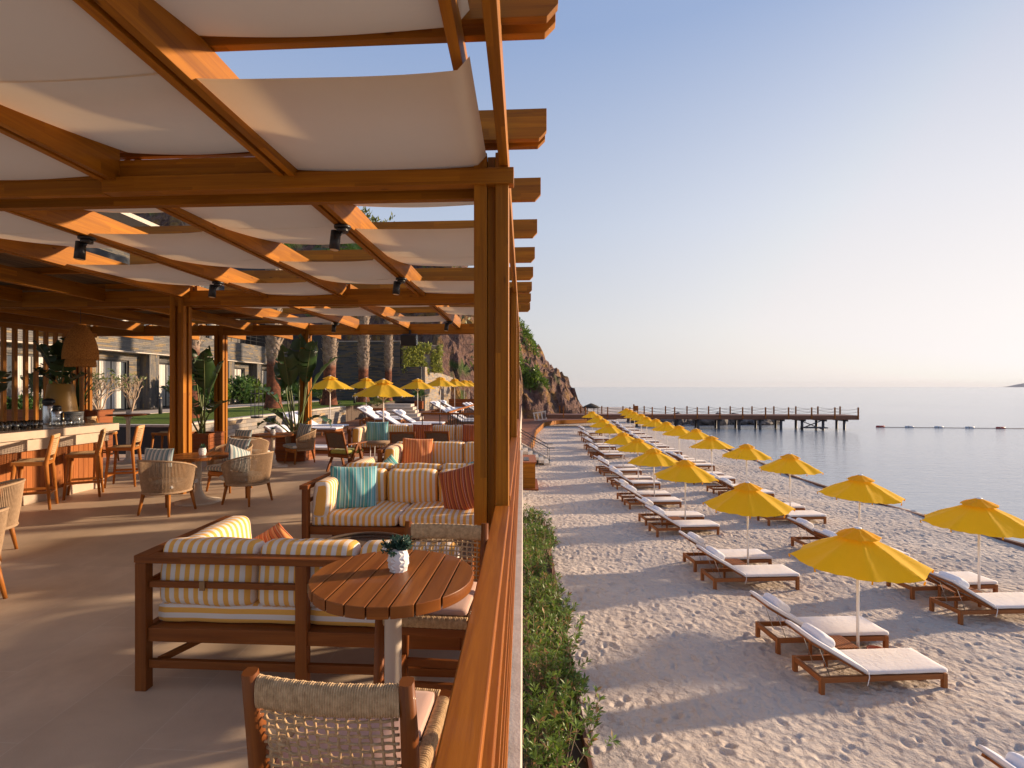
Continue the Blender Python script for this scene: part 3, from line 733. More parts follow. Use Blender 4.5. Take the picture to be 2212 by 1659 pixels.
pillow('throw_pillow',F_orange,(-1.66,8.28,.66),(R(76),R(3),R(12)),(.47,.46,.16),'bright orange striped pillow on the third row sofa beside its left arm')
pillow('throw_pillow',F_red,(-.50,8.30,.66),(R(76),R(-12),R(-30)),(.46,.46,.15),'rust striped pillow half hidden behind the tall post on the third row sofa')
pillow('throw_pillow',F_teal,(-1.72,6.62,.58),(R(60),R(40),R(200)),(.44,.42,.15),'teal striped pillow showing only its corner over the back to back sofa')
pillow('throw_pillow',F_teal,(-.55,6.45,.62),(R(65),R(20),R(180)),(.44,.44,.15),'pale teal pillow tip beside the tall post on the back to back sofa')
pillow('throw_pillow',F_teal,(-3.33,11.98,.67),(R(80),0,R(6)),(.50,.46,.15),'teal striped pillow at the left end of the farthest sofa')
pillow('throw_pillow',F_red,(-2.28,11.98,.64),(R(80),0,0),(.45,.42,.15),'rust striped pillow at the middle of the farthest sofa')
pillow('throw_pillow',F_red,(-1.16,11.98,.64),(R(80),0,0),(.42,.42,.15),'rust striped pillow at the right of the farthest sofa behind an armchair')
# round rattan coffee table between the two nearest sofas
ct=empty('coffee_table',(-1.30,4.22,0),0,'low round rattan coffee table between the two nearest sofas','coffee table')
m=MB()
for r_,z in((.40,.40),(.38,.385),(.385,.415)): m.tube([(r_*math.cos(a),r_*math.sin(a),z) for a in np.linspace(0,2*PI,40)],.012,6,cap=False)
for k in range(40):
    a=2*PI*k/40; m.tube([(.39*math.cos(a),.39*math.sin(a),.39),(.30*math.cos(a+.25),.30*math.sin(a+.25),.03)],.006,5)
m.build('rattan_frame',Mesh_br,ct); MB().lathe([(.37,.365),(.37,.375)],36).build('woven_top',Mesh_br,ct)
# woven rope side chairs
def rope_chair(loc,rz,label):
    o=empty('rope_chair',loc,rz,label,'chair','woven rope high chairs beside the round table')
    w=.198; S=.70
    sq=lambda a:(math.copysign(abs(math.cos(a))**.6,math.cos(a)),math.copysign(abs(math.sin(a))**.6,math.sin(a)))
    for sx in(-1,1):
        MB().tube([(sx*(w+.02),-.225,.0),(sx*w,-.195,S-.05),(sx*w,-.22,S+.14),(sx*w,-.25,1.005)],[.016,.023,.022,.018],8,sec=sq).build('back_post',W_furn,o)
        MB().tube([(sx*(w+.02),.225,0),(sx*w,.205,S+.015)],[.018,.023],8,sec=sq).build('leg',W_furn,o)
        MB().bar((sx*(w+.008),-.21,.33),(sx*(w+.008),.21,.33),.02,.032).build('stretcher',W_furn,o,bevel=.003); MB().bar((sx*w,-.20,S-.05),(sx*w,.21,S-.05),.03,.045).build('side_rail',W_furn,o,bevel=.003)
    for y,z,h_ in((.218,.24,.04),(.212,.42,.04),(-.21,.30,.04),(-.2,S-.04,.04),(.208,S-.045,.035)): MB().bar((-w,y,z),(w,y,z),.022,h_).build('stretcher',W_furn,o,bevel=.003)
    def wound(a,b,r1,r2,n,curve=0,name='rope_winding'):
        a=Vector(a);b=Vector(b); m=MB(); K=n*6
        d=(b-a).normalized(); up=Vector((0,0,1)); x=d.cross(up).normalized(); up=x.cross(d)
        def f(u,v):
            p=a.lerp(b,v)+Vector((0,-curve*4*v*(1-v),0)); rr_=.86+.14*abs(math.sin(PI*v*n))+.02*math.sin(v*97)
            an=2*PI*u; cx,cy=math.cos(an),math.sin(an)
            return p+x*(math.copysign(abs(cx)**.7,cx)*r1*rr_)+up*(math.copysign(abs(cy)**.7,cy)*r2*rr_)
        m.grid(f,14,K); return m.build(name,Rope,o)
    wound((-w+.016,-.243,.955),(w-.016,-.243,.955),.018,.040,58,.018)
    wound((-w+.016,.208,S-.003),(w-.016,.208,S-.003),.022,.024,54,-.003)
    for sx in(-1,1): wound((sx*w,-.19,S),(sx*w,.18,S),.022,.024,44)
    m=MB(); nx=13; zb=S+.02; zh=.915-zb
    def P(u,v,off=0):
        x=-w+.024+(2*w-.048)*u; bow=.027*4*u*(1-u)*(.3+.7*v)
        return (x,-.205-.036*v**1.2-bow*.9+off,zb+zh*v)
    for i in range(nx):
        u=(i+.5)/nx; ph=i%2
        m.tube([P(u+.0035*math.sin(j*1.7+i*2.3),j/20,.003*math.cos(PI*j/2+PI*ph)) for j in range(21)],.0038,6)
    for j in range(9):
        v=(j+.5)/9; ph=j%2
        m.tube([P(i/39,v+.006*math.sin(i*.9+j*3.1),-.003*math.cos(PI*i/3+PI*ph)) for i in range(40)],.0036,6)
    m.build('woven_back',Rope,o)
    m=MB()
    for i in range(15):
        x=-w+.03+(2*w-.06)*i/14; m.tube([(x,-.19,S-.005),(x+.004,0,S-.018),(x,.20,S)],.0055,5)
        y=-.18+.37*i/14; m.tube([(-w+.01,y,S),(0,y,S-.015),(w-.01,y,S)],.0055,5)
    m.build('woven_seat',Rope,o)
    MB().cushion((0,0,0),(.35,.36,.032),.014,.006,8).build('seat_pad',F_blush,o,loc=(0,.0,S+.024),weld=True)
    return o
rope_chair((-.462,1.515,-.008),R(-3),'woven rope high chair nearest the viewer with its back turned to the viewer')
rope_chair((-.405,2.46,0),R(177),'woven rope high chair behind the foreground round table facing the viewer')
# pedestal tables
def ped_table(loc,rz,r,h,label,group=None,white=Cream,grooves=True,base=.62,proto=None,ps=1):
    o=empty('pedestal_table',loc,rz,label,'table',group)
    if grooves:
        # top sawn in boards with narrow gaps, rounded outline
        m=MB(); n=8; w=2*r/n
        for i in range(n):
            x0=-r+w*i+.0028; x1=-r+w*(i+1)-.0028; K=10; up=[];dn=[]
            for k in range(K+1):
                x=x0+(x1-x0)*k/K; y=math.sqrt(max(0,r*r-x*x)); up.append((x,y)); dn.append((x,-y))
            m.prism(dn+up[::-1],h-.042,h)
            # swap uv so the grain runs along y
        for i,uvs in enumerate(m.uv): m.uv[i]=[(b,a) for a,b in uvs] if len(uvs)>4 else uvs
        m.lathe([(r-.03,h-.0415),(r-.03,h-.012)],48)
        m.build('tabletop',W_table,o,bevel=.0025)
    else: MB().lathe([(r-.01,h-.035),(r,h-.03),(r,h-.004),(r-.006,h)],40).build('tabletop',W_table,o)
    MB().lathe([(.10,h-.043),(.05,h-.06),(.033 if h>.8 else .043,h-.08),(.033 if h>.8 else .043,.25),(.055,.16),(.10,.07),(.2,.028),(base*.5,.014),(base*.5,.0)][::-1],36).build('pedestal',white,o)
    return o
t1=ped_table((-.505,2.045,0),R(-3),.312,.97,'round slatted wooden table in the foreground holding a succulent pot')
GT='round wooden dining tables with white pedestals'
t2=ped_table((-4.78,7.58,0),R(20),.42,.69,'round table among the striped tub chairs in front of the timber post',GT)
t3=ped_table((-5.33,11.05,0),R(20),.42,.69,'round table of the farther tub chair group beside the tall plant',GT)
# little potted succulents
def pot_plant(loc,s,label,big=False,n=34):
    o=empty('potted_succulent',loc,random.uniform(0,6),label,'plant','small succulents in white pots')
    m=MB(); K=14; H=.115*s; rings=7
    for j in range(rings):
        z=H*j/(rings-1); r=(.047+.012*math.sin(PI*j/(rings-1)))*s
        for k in range(K): 
            a=2*PI*(k+.5*(j%2))/K; q=r*(1.04 if (k+j)%2 else .97); m.v.append((q*math.cos(a),q*math.sin(a),z))
    for j in range(rings-1):
        for k in range(K):
            a=j*K+k; b=j*K+(k+1)%K; c=(j+1)*K+k; d=(j+1)*K+(k+1)%K
            tris=((a,b,c),(b,d,c)) if j%2 else ((a,b,d),(a,d,c))
            for t_ in tris: m.f.append(t_); m.sm.append(False); m.uv.append([(0,0)]*3)
    m.f.append(tuple(range((rings-1)*K,rings*K))); m.sm.append(False); m.uv.append([(0,0)]*K)
    m.build('pot',M('white_ceramic',(.76,.74,.73),.45),o)
    m=MB()
    for i in range(n):
        a=random.uniform(0,2*PI); el=random.uniform(.15,1.35); L=random.uniform(.065,.105)*s; b=Vector((random.uniform(-.02,.02)*s,random.uniform(-.02,.02)*s,H-.01))
        d=Vector((math.cos(a)*math.cos(el),math.sin(a)*math.cos(el),math.sin(el)))
        if big:
            m.tube([b,b+d*L*.5,b+d*L+Vector((0,0,.01*s))],[.004*s,.0035*s,.002*s],5)
            for q in range(12):
                t_=.35+.65*q/12; p=b+d*L*t_; a2=q*2.4; e=d.orthogonal().normalized(); e.rotate(Matrix.Rotation(a2,3,d)); ee=(e*.8+d*.7).normalized()*.024*s; s_=ee.cross(d).normalized()*.0062*s
                bb=len(m.v); m.v+= [tuple(p),tuple(p+ee*.5+s_),tuple(p+ee),tuple(p+ee*.5-s_)]; m.f.append((bb,bb+1,bb+2,bb+3)); m.sm.append(False); m.uv.append([(0,0)]*4)
        else:
            sd_=d.cross(Vector((0,0,1))).normalized()*.013*s; bb=len(m.v)
            m.v+=[tuple(b),tuple(b+d*L*.5+sd_),tuple(b+d*L),tuple(b+d*L*.5-sd_)]; m.f.append((bb,bb+1,bb+2,bb+3)); m.sm.append(False); m.uv.append([(0,0)]*4)
    m.build('leaves',L_suc,o)
    return o
pot_plant((-.495,2.09,.97),.72,'succulent in a faceted white pot on the foreground round table',True,40)
pot_plant((-4.73,7.60,.69),.9,'succulent in a white pot on the table in front of the timber post')
pot_plant((-5.30,11.0,.69),.9,'succulent in a white pot on the farther round table by the tall plant')
pot_plant((-8.80,11.4,1.08),.9,'succulent in a white pot on the high round bar table')
# tub chairs of vertical rope
def tub_chair(proto,loc,rz,label):
    if proto is not None: return place(proto,loc,rz,label,False)
    o=empty('tub_chair',loc,rz,label,'chair','beige rope tub chairs around the round tables')
    # local faces +y ; shell from az -50..230 deg around the back
    def top(a): # a: 0 at the back, +-1 at arm fronts
        return .74-.17*abs(a)**2.2
    A=R(128)
    def sh(a,v,off=0):
        an=-PI/2+a*A; zt=top(a); r=.285+.055*v+off; ex=1.0
        x=r*1.0*math.cos(an); y=r*1.02*math.sin(an)
        if a*a>.30: y+=.0
        return (x,y,.30+(zt-.30)*v)
    m=MB(); N=92
    for i in range(N):
        a=-1+2*i/(N-1)
        m.tube([sh(a,0),sh(a,.5,.004),sh(a,1)],.0058,5,cap=False)
    m.build('rope_shell',Rope2,o)
    m=MB(); m.tube([sh(-1+2*i/40,1) for i in range(41)],.013,8); m.tube([sh(-1+2*i/40,0) for i in range(41)],.017,8); m.tube([sh(-1,0),sh(-1,.5),sh(-1,1)],.013,8); m.tube([sh(1,0),sh(1,.5),sh(1,1)],.013,8); m.build('shell_rim',Rope2,o)
    MB().lathe([(.275,.285),(.285,.30),(.28,.34)],32,(0,.02,0)).build('seat_base',W_stool,o)
    m=MB().cushion((0,0,0),(.50,.50,.075),.035,.01,8); m.build('seat_cushion',F_blue,o,loc=(0,.045,.385),weld=True)
    for sx,sy in((-1,-1),(1,-1),(-1,1),(1,1)):
        MB().tube([(sx*.19,sy*.19,.31),(sx*.235,sy*.235+(.0),.0)],[.026,.015],8).build('leg',W_stool,o)
    MB().box((0,.235,.285),(.40,.022,.06)).build('front_apron',W_stool,o)
    return o
ta=tub_chair(None,(-4.80,6.93,0),R(-8),'beige rope tub chair in front of the round table with its back to the viewer')
tub_chair(ta,(-4.03,7.58,0),R(76),'beige rope tub chair right of the nearer round table facing left')
tub_chair(ta,(-4.83,8.50,0),R(166),'beige rope tub chair behind the nearer round table facing the viewer')
tub_chair(ta,(-5.40,10.25,0),R(-18),'beige rope tub chair in front of the farther round table')
tub_chair(ta,(-4.98,11.62,0),R(140),'beige rope tub chair behind the farther round table beside the tall planter')
tub_chair(ta,(-4.36,3.78,0),R(95),'beige rope tub chair cut off by the left edge of the photo, lower one')
tub_chair(ta,(-5.38,4.95,0),R(120),'beige rope tub chair at the left edge of the photo, upper one')
GB='blue and white striped pillows on the tub chairs'
def bp(loc,rot,label,size=(.44,.40,.13)): return pillow('striped_pillow',F_blue,loc,rot,size,label,GB)
bp((-4.86,6.82,.68),(R(82),0,R(-6)),'blue striped pillow peeping over the tub chair with its back turned')
bp((-4.16,7.60,.62),(R(70),R(22),R(74)),'pale blue pillow lying in the tub chair right of the nearer table')
bp((-4.78,8.62,.64),(R(74),R(4),R(-10)),'upright blue striped pillow in the tub chair behind the nearer table')
bp((-5.50,10.15,.68),(R(80),0,R(-16)),'blue striped pillow in the front chair of the farther table',(.42,.36,.13))
bp((-4.94,11.72,.66),(R(76),R(3),R(-28)),'blue striped pillow in the chair next to the tall planter',(.42,.42,.13))
bp((-4.66,3.78,.60),(R(60),0,R(95)),'pale blue pillow in the lower chair at the left photo edge')
bp((-5.36,4.85,.70),(R(70),0,R(120)),'blue striped pillow in the upper chair at the left photo edge')
# armchairs with webbing backs
def arm_chair(proto,loc,rz,label):
    if proto is not None: return place(proto,loc,rz,label,False)
    o=empty('armchair',loc,rz,label,'armchair','dark wood armchairs in front of the farthest sofa')
    for sx in(-1,1):
        x=sx*.27
        m=MB(); m.bar((x,.22,.02),(x,.05,.56),.035,.05); m.bar((x,-.27,.0),(x,.02,.56),.035,.05); m.each('leg',W_furn,o,bevel=.004)
        MB().bar((x,-.28,.565),(x,.26,.575),.055,.03).build('armrest',W_furn,o,bevel=.006)
        MB().bar((sx*.23,-.22,.34),(sx*.23,-.36,.80),.032,.035).build('back_post',W_furn,o,bevel=.004)
    m=MB(); m.bar((-.25,-.36,.80),(.25,-.36,.80),.04,.05); m.bar((-.25,-.27,.50),(.25,-.27,.50),.03,.035); m.each('back_rail',W_furn,o,bevel=.004)
    MB().grid(lambda u,v:(-.22+.44*u,-.275-.085*v-.03*math.sin(PI*u),.50+.29*v),8,6).build('webbing_back',Mesh_br,o)
    MB().box((0,-.02,.33),(.52,.48,.07)).build('seat_frame',W_furn,o,bevel=.004)
    MB().cushion((0,0,0),(.48,.48,.08),.03,.01,8).build('seat_cushion',F_green,o,loc=(0,0,.405),weld=True)
    return o
ar=arm_chair(None,(-3.55,10.55,0),R(-24),'dark armchair with a green seat at the left of the low round table')
arm_chair(ar,(-2.36,10.55,0),R(4),'dark armchair with webbing back at the right of the low round table')
arm_chair(ar,(-1.66,10.75,0),R(-6),'dark armchair farthest right behind the sofa with the orange pillow')
lt=empty('side_table',(-2.98,10.95,0),0,'low round side table with pale top and bent white legs','side table')
MB().lathe([(.0,.50),(.27,.50),(.28,.53),(.275,.55),(.0,.555)],30).build('tabletop',Rope2,lt); 
for k in range(4):
    a=PI/4+k*PI/2; MB().tube([(.22*math.cos(a),.22*math.sin(a),.50),(.23*math.cos(a),.23*math.sin(a),.25),(.18*math.cos(a),.18*math.sin(a),0)],.011,6).build('leg',White,lt)
# ---------------------------------------------------------------- bar
bx=-7.16
br=empty('bar_counter',(bx,6,0),0,'long bar counter with pale stone top, vertical board cladding and plinth','bar')
def bb(mb,name,mat,**k): return mb.build(name,mat,br,loc=(-bx,-6,0),**k)
Stone=M('bar_stone',(.5,.4,.3),.5); ts=NT(Stone); ts.col(ts.ramp(ts.noise(ts.vec('Object'),3,6,.7,.5),[(.3,(.44,.33,.24)),(.7,(.55,.43,.32))]))
Top=M('bar_top',(.20,.15,.12),.25); 
bb(MB().box((bx-.52,6.0,1.005),(1.35,5.7,.115)),'counter_edge',Stone,bevel=.004)
bb(MB().box((bx-.52,6.0,1.0655),(1.345,5.695,.006)),'counter_top',Top)
bb(MB().box((bx-.40,5.95,.86),(.98,5.5,.165)),'apron_band',Stone,bevel=.003)
bb(MB().box((bx-.42,5.93,.07),(.92,5.46,.14)),'plinth',Stone,bevel=.003)
m=MB(); y=3.25
while y<8.62:
    m.box((bx+.012,y+.05,.46),(.03,.094,.64),L=2); y+=.1
for i in range(9): m.box((bx-.05-i*.1,8.645,.46),(.094,.03,.64),L=2)
bb(m,'board_cladding',W_clad); bb(MB().box((bx-.44,5.93,.46),(.86,5.38,.63)),'core',Dark)
# stools
def stool(proto,loc,rz,label,grp='woven bar stools',h=.67,top=1.02):
    if proto is not None: return place(proto,loc,rz,label,False)
    o=empty('bar_stool',loc,rz,label,'stool',grp)
    for sx in(-1,1):
        MB().tube([(sx*.21,.22,0),(sx*.175,.165,h-.03)],[.017,.027],8).build('leg',W_stool,o)
        MB().tube([(sx*.21,-.22,0),(sx*.18,-.17,h-.04),(sx*.185,-.19,h+.06),(sx*.185,-.245,top)],[.017,.028,.026,.02],8).build('back_leg',W_stool,o)
        MB().bar((sx*.20,-.20,.24),(sx*.20,.20,.24),.022,.035).bar((sx*.185,-.19,h-.035),(sx*.18,.20,h-.02),.035,.055).each('side_rail',W_stool,o,bevel=.003)
    m=MB(); m.bar((-.20,.205,.19),(.20,.205,.19),.025,.04); m.bar((-.2,-.21,.22),(.2,-.21,.22),.022,.035); m.bar((-.18,.20,h-.03),(.18,.20,h-.03),.03,.045); m.bar((-.18,-.18,h-.03),(.18,-.18,h-.03),.03,.045); m.each('stretcher',W_stool,o,bevel=.003)
    m=MB(); m.bar((-.18,-.243,top-.02),(.18,-.243,top-.02),.04,.055); m.build('back_rail',Rope,o,bevel=.01)
    m=MB()
    def P(u,v): return (-.17+.34*u,-.195-.05*v-.02*math.sin(PI*u),h+.07+(top-h-.12)*v)
    for i in range(9): m.tube([P((i+.5)/9,j/6) for j in range(7)],.0075,5)
    for j in range(8): m.tube([P(i/10,(j+.5)/8) for i in range(11)],.0075,5)
    m.build('woven_back',Rope,o)
    m=MB(); m.grid(lambda u,v:(-.185+.37*u,-.18+.38*v,h+.012-.02*math.sin(PI*u)),24,24); oo=m.build('woven_seat',Rope,o); oo.modifiers.new('t','SOLIDIFY').thickness=.03
    return o
st=stool(None,(-6.82,7.04,0),R(122),'woven bar stool nearest the viewer at the bar counter')
stool(st,(-6.80,7.87,0),R(124),'middle one of the three woven stools along the bar counter')
stool(st,(-6.86,8.78,0),R(112),'third woven stool at the far end of the bar counter')
stool(st,(-9.45,11.45,0),R(-80),'dark woven high chair left of the high round table')
stool(st,(-8.05,11.55,0),R(95),'dark woven high chair right of the high round table beside the post')
ht=empty('high_table',(-8.85,11.45,0),0,'high round bar table with a pedestal between two high chairs','high table')
MB().lathe([(.0,1.03),(.12,1.03),(.42,1.06),(.42,1.078),(.0,1.08)],36).build('tabletop',W_furn,ht)
MB().lathe([(.30,0),(.30,.012),(.12,.03),(.05,.10),(.04,.3),(.04,.95),(.09,1.03)],30).build('pedestal',Cream,ht)
# on the bar
def on_bar(name,x,y,label,cat,group=None): return empty(name,(x,y,1.069),random.uniform(0,1),label,cat,group)
for i in range(26):
    rw=i//7; x=-7.30-.11*rw+random.uniform(-.012,.012); y=6.85+.135*(i%7)+.03*rw
    gl=MB().lathe([(.030,0),(.035,.12),(.033,.12),(.028,.008),(0,.008)],12).build('drinking_glass',Glass,None,loc=(x,y,1.069))
    tag(gl,'one of the clear tumblers crowded on the bar counter','glass','clear tumblers on the bar')
for i in range(9):
    x=-7.30-.10*(i//5); y=7.95+.115*(i%5)
    g=empty('stem_glass',(x,y,1.069),0,'one of the upturned stemmed glasses beside the tumblers on the bar','glass','upturned stemmed glasses on the bar')
    MB().lathe([(.032,0),(.036,.05),(.025,.09),(.006,.10),(.004,.15),(.034,.157),(.034,.16)],14).build('bowl',Glass,g)
j=on_bar('coffee_flask',-7.62,8.28,'steel flask with black lid on the bar before the ochre vase','flask')
MB().lathe([(.075,0),(.08,.02),(.08,.22),(.06,.25)],22).build('body',Steel,j); MB().lathe([(.06,.25),(.062,.29),(.045,.32),(0,.325)],20).build('lid',Black,j); MB().tube([(.08,0,.21),(.15,0,.2),(.15,0,.08),(.08,0,.06)],.011,8).build('handle',Black,j)
j=on_bar('coffee_flask',-7.95,8.48,'tall steel flask with black lid just behind the shorter flask','flask')
MB().lathe([(.08,0),(.085,.02),(.085,.30),(.07,.34)],22).build('body',Steel,j); MB().lathe([(.075,.34),(.09,.36),(.09,.40),(.05,.43),(0,.435)],20).build('lid',Black,j); MB().tube([(.08,0,.30),(.16,0,.29),(.16,0,.12),(.08,0,.1)],.011,8).build('handle',Black,j)
j=on_bar('ice_bucket',-7.45,8.42,'clear ice bucket with dark rim at the end of the bar','bucket')
MB().lathe([(.11,0),(.125,.03),(.13,.20),(.122,.20),(.115,.03),(0,.02)],26).build('bowl',M('smoked_glass',(.35,.36,.38),.08,trans=.7),j); MB().lathe([(.131,.19),(.135,.215),(.12,.215),(.12,.19)],26).build('rim',Plastic,j)
j=on_bar('card_terminal',-7.85,6.75,'grey receipt printer and till screen on the bar at the left edge','till')
MB().box((0,0,.06),(.2,.22,.12)).build('printer',Plastic,j,bevel=.015); MB().box((-.05,.1,.24),(.04,.34,.22),Euler((0,R(-25),0)).to_matrix()).build('screen',M('screen_back',(.45,.44,.42),.5),j,bevel=.01); MB().tube([(-.05,.1,0),(-.05,.1,.2)],.02,8).build('stand',Black,j)
for i,y in enumerate((7.25,7.33,7.42,7.5)):
    b=empty('bottle',(-7.9-.03*(i%2),y,1.069),0,'one of the small dark bottles behind the tumblers on the bar','bottle','small dark bottles on the bar')
    MB().lathe([(.028,0),(.03,.02),(.03,.15),(.012,.20),(.011,.24)],12).build('body',Plastic,b); MB().lathe([(.013,.235),(.014,.26)],10).build('cap',Black,b)
Ochre=M('ochre_glaze',(.37,.20,.035),.4)
v_=on_bar('vase_plant',-8.12,8.9,'tapered ochre vase with big dark leaves standing behind the bar','plant'); v_.location.z=.95
MB().lathe([(.285,0),(.29,.02),(.185,.78),(.175,.80),(.16,.80),(.16,.75),(0,.74)],40).build('vase',Ochre,v_)
def blade(m,base,az,lean,Ls,Lb,W,droop=.6,tear=5,stem_r=.012,stem=None):
    """big leaf: stalk then folded blade with a few tears"""
    b=Vector(base); dirh=Vector((math.cos(az),math.sin(az),0)); pts=[]; N=26; tot=Ls+Lb; p=b.copy(); ang=lean
    for i in range(N+1):
        pts.append(p.copy()); t=i/N; 
        ang2=lean+(droop*max(0,(t*tot-Ls*.6)/(tot-Ls*.6)))**1.6
        p=p+(dirh*math.sin(ang2)+Vector((0,0,1))*math.cos(ang2))*(tot/N)
    k0=int(N*Ls/tot)
    stem.tube(pts[:N-1],[stem_r*(1-.8*i/N) for i in range(N-1)],6)
    side=Vector((-math.sin(az),math.cos(az),0)); n=N-k0; sub=3
    for sg in(-1,1):
        prev=None; shift=0
        for i in range(n*sub+1):
            t=i/(n*sub); f=k0+t*n; a=int(min(f,N-1)); q=pts[a].lerp(pts[min(a+1,N)],f-a)
            w=W*(math.sin(PI*min(1,t*1.02)**.75)**.75)
            if random.random()<tear/(n*sub): prev=None; shift=random.uniform(-.07,.03)
            tn=(pts[min(a+1,N)]-pts[a]).normalized(); up=side.cross(tn)
            wave=.02*math.sin(t*22+sg)
            w*=1.65; e=q+side*sg*w*.93+up*(-w*.25+wave)*1+tn*(w*.25)+Vector((0,0,shift*w*4)); mid=q+side*sg*w*.5+up*(.04*w)
            bi=len(m.v); m.v+=[tuple(q),tuple(mid),tuple(e)]
            if prev is not None:
                for c in(0,1):
                    m.f.append((prev+c,prev+c+1,bi+c+1,bi+c)); m.sm.append(True); m.uv.append([(0,0)]*4)
            prev=bi
m=MB(); s_=MB()
for i,(az,le,Ls,Lb,W) in enumerate([(2.4,.30,.30,.55,.13),(.6,.45,.25,.5,.14),(4.2,.35,.3,.6,.12),(1.6,.15,.45,.55,.13),(5.4,.6,.2,.45,.12),(3.2,.75,.15,.4,.12),(0.0,.9,.1,.4,.11)]): blade(m,(0,0,.74),az,le,Ls,Lb,W,stem=s_)
m.build('leaves',L_dk,v_); s_.build('stems',Stem,v_)
# pendant lamp
Wick=rope('wicker',(.60,.26,.060),(.26,.095,.022),50)
twk=NT(Wick); 
pe=empty('pendant_lamp',(-7.62,8.75,2.98),0,'bell shaped wicker pendant lamp hanging over the bar','lamp')
MB().tube([(0,0,.1),(0,0,-.22)],.004,6).build('cord',Black,pe)
def bell(m,r,h,z0,rows=26,n=64):
    def f(u,v):
        a=2*PI*u; rr2=r*math.sin(min(1,.06+v*1.0)*PI/2)**.62; q=.006*math.sin(n/2*a+PI*(int(v*rows)%2))+.004*math.cos(PI*2*v*rows)
        return ((rr2+q)*math.cos(a),(rr2+q)*math.sin(a),z0-h*v)
    m.grid(f,n*2,rows*2)
m=MB(); bell(m,.255,.62,-.20); m.build('outer_shade',Wick,pe); m=MB(); bell(m,.22,.34,-.60,16); m.build('inner_shade',Wick,pe)
# slat screen and long planter at the left
sc=empty('slat_screen',(-10.3,10,0),0,'tall screen of upright orange slats behind the bar','screen')
m=MB(); m.box((-.02,.1,2.93),(.14,4.3,.10)); m.box((-.02,.1,.1),(.12,4.3,.1)); m.each('frame_rail',W_per,sc,bevel=.003)
for k in range(18):
    MB().box((0,-1.9+.235*k,1.5),(.06,.072,2.78)).build('slat',W_per,sc)
def boxplanter(loc,size,label,group=None,rows=7,rz=0):
    o=empty('planter_box',loc,rz,label,'planter',group); w,d,h=size; m=MB(); rh=h/rows
    for i in range(rows):
        z=rh*(i+.5); 
        m.box((0,-d/2,z),(w,.022,rh-.006),L=0); m.box((0,d/2,z),(w,.022,rh-.006),L=0); m.box((-w/2,0,z),(.022,d-.024,rh-.006),L=1); m.box((w/2,0,z),(.022,d-.024,rh-.006),L=1)
    m.build('boards',W_plant,o); MB().box((0,0,h/2-.03),(w-.04,d-.04,h-.06)).build('soil',Soil,o)
    m=MB(); 
    for sy in(-1,1): m.box((0,sy*(d/2+.002),h+.008),(w+.05,.05,.022))
    for sx in(-1,1): m.box((sx*(w/2+.002),0,h+.0085),(.05,d-.05,.0225))
    m.build('rim',W_plant,o,bevel=.003)
    return o
boxplanter((-11.3,12.2,0),(2.55,.5,1.12),'long high planter box behind the bar and ochre vase',rows=8)
boxplanter((-5.28,12.1,0),(.66,.62,.60),'square planter box holding the tall strelitzia by the deck')
boxplanter((-7.55,12.1,0),(.72,.62,.60),'square planter box holding the strelitzia right of the timber post')
boxplanter((-8.1,29.2,-.25),(.75,.6,.72),'square planter box with a small palm beside the deck steps')
def strel(loc,leaves,label,mat=L_big,name='strelitzia_plant'):
    o=empty(name,loc,0,label,'plant'); m=MB(); s=MB()
    for l in leaves: blade(m,(random.uniform(-.1,.1),random.uniform(-.1,.1),0),*l,stem=s,stem_r=.022)
    s.build('stalks',Stem,o); m.build('leaves',mat,o); return o
random.seed(12)
strel((-5.28,12.1,.56),[(R(200),.10,1.1,1.0,.17),(R(60),.16,1.25,1.05,.17,.4),(R(20),.34,1.2,1.0,.15,.8),(R(150),.20,1.0,.95,.18,.5),(R(260),.15,1.2,.95,.17,.4),(R(320),.18,1.3,1.0,.16,.5),(R(100),.05,1.4,1.0,.17,.3),(R(180),.45,.9,.7,.13,1.1),(R(-5),.75,.45,.75,.12,1.7),(R(190),.85,.4,.55,.13,1.5),(R(230),.6,.5,.6,.12,1.2)],'tall strelitzia plant rising in front of the far post beside the deck')
strel((-7.55,12.1,.56),[(R(20),.22,1.0,.9,.17,.5),(R(140),.28,1.0,1.0,.16,.6),(R(80),.10,1.2,.95,.17,.3),(R(200),.45,.8,.7,.15,.9),(R(-20),.55,.6,.7,.13,1.1),(R(300),.15,1.1,.9,.16,.4),(R(250),.3,.5,.7,.15,.8),(R(170),.12,1.2,1.0,.15,.5)],'tall strelitzia plant just right of the timber post')
strel((-11.6,12.2,1.08),[(R(0),.35,.5,.6,.15,.7),(R(100),.15,.6,.7,.15,.4),(R(180),.4,.5,.6,.16,.8),(R(260),.3,.5,.6,.15,.6),(R(40),.6,.3,.5,.13,1.0)],'dark leafy plant in the long planter right behind the slat screen',L_dk)
strel((-9.0,8.3,.9),[(R(0),.3,.6,.65,.17,.9),(R(120),.2,.7,.7,.17,.5),(R(190),.45,.5,.6,.18,.8),(R(270),.4,.5,.6,.17,.8),(R(300),.7,.4,.5,.15,1.0)],'dark leafy plant at the left photo edge behind the bar',L_dk)
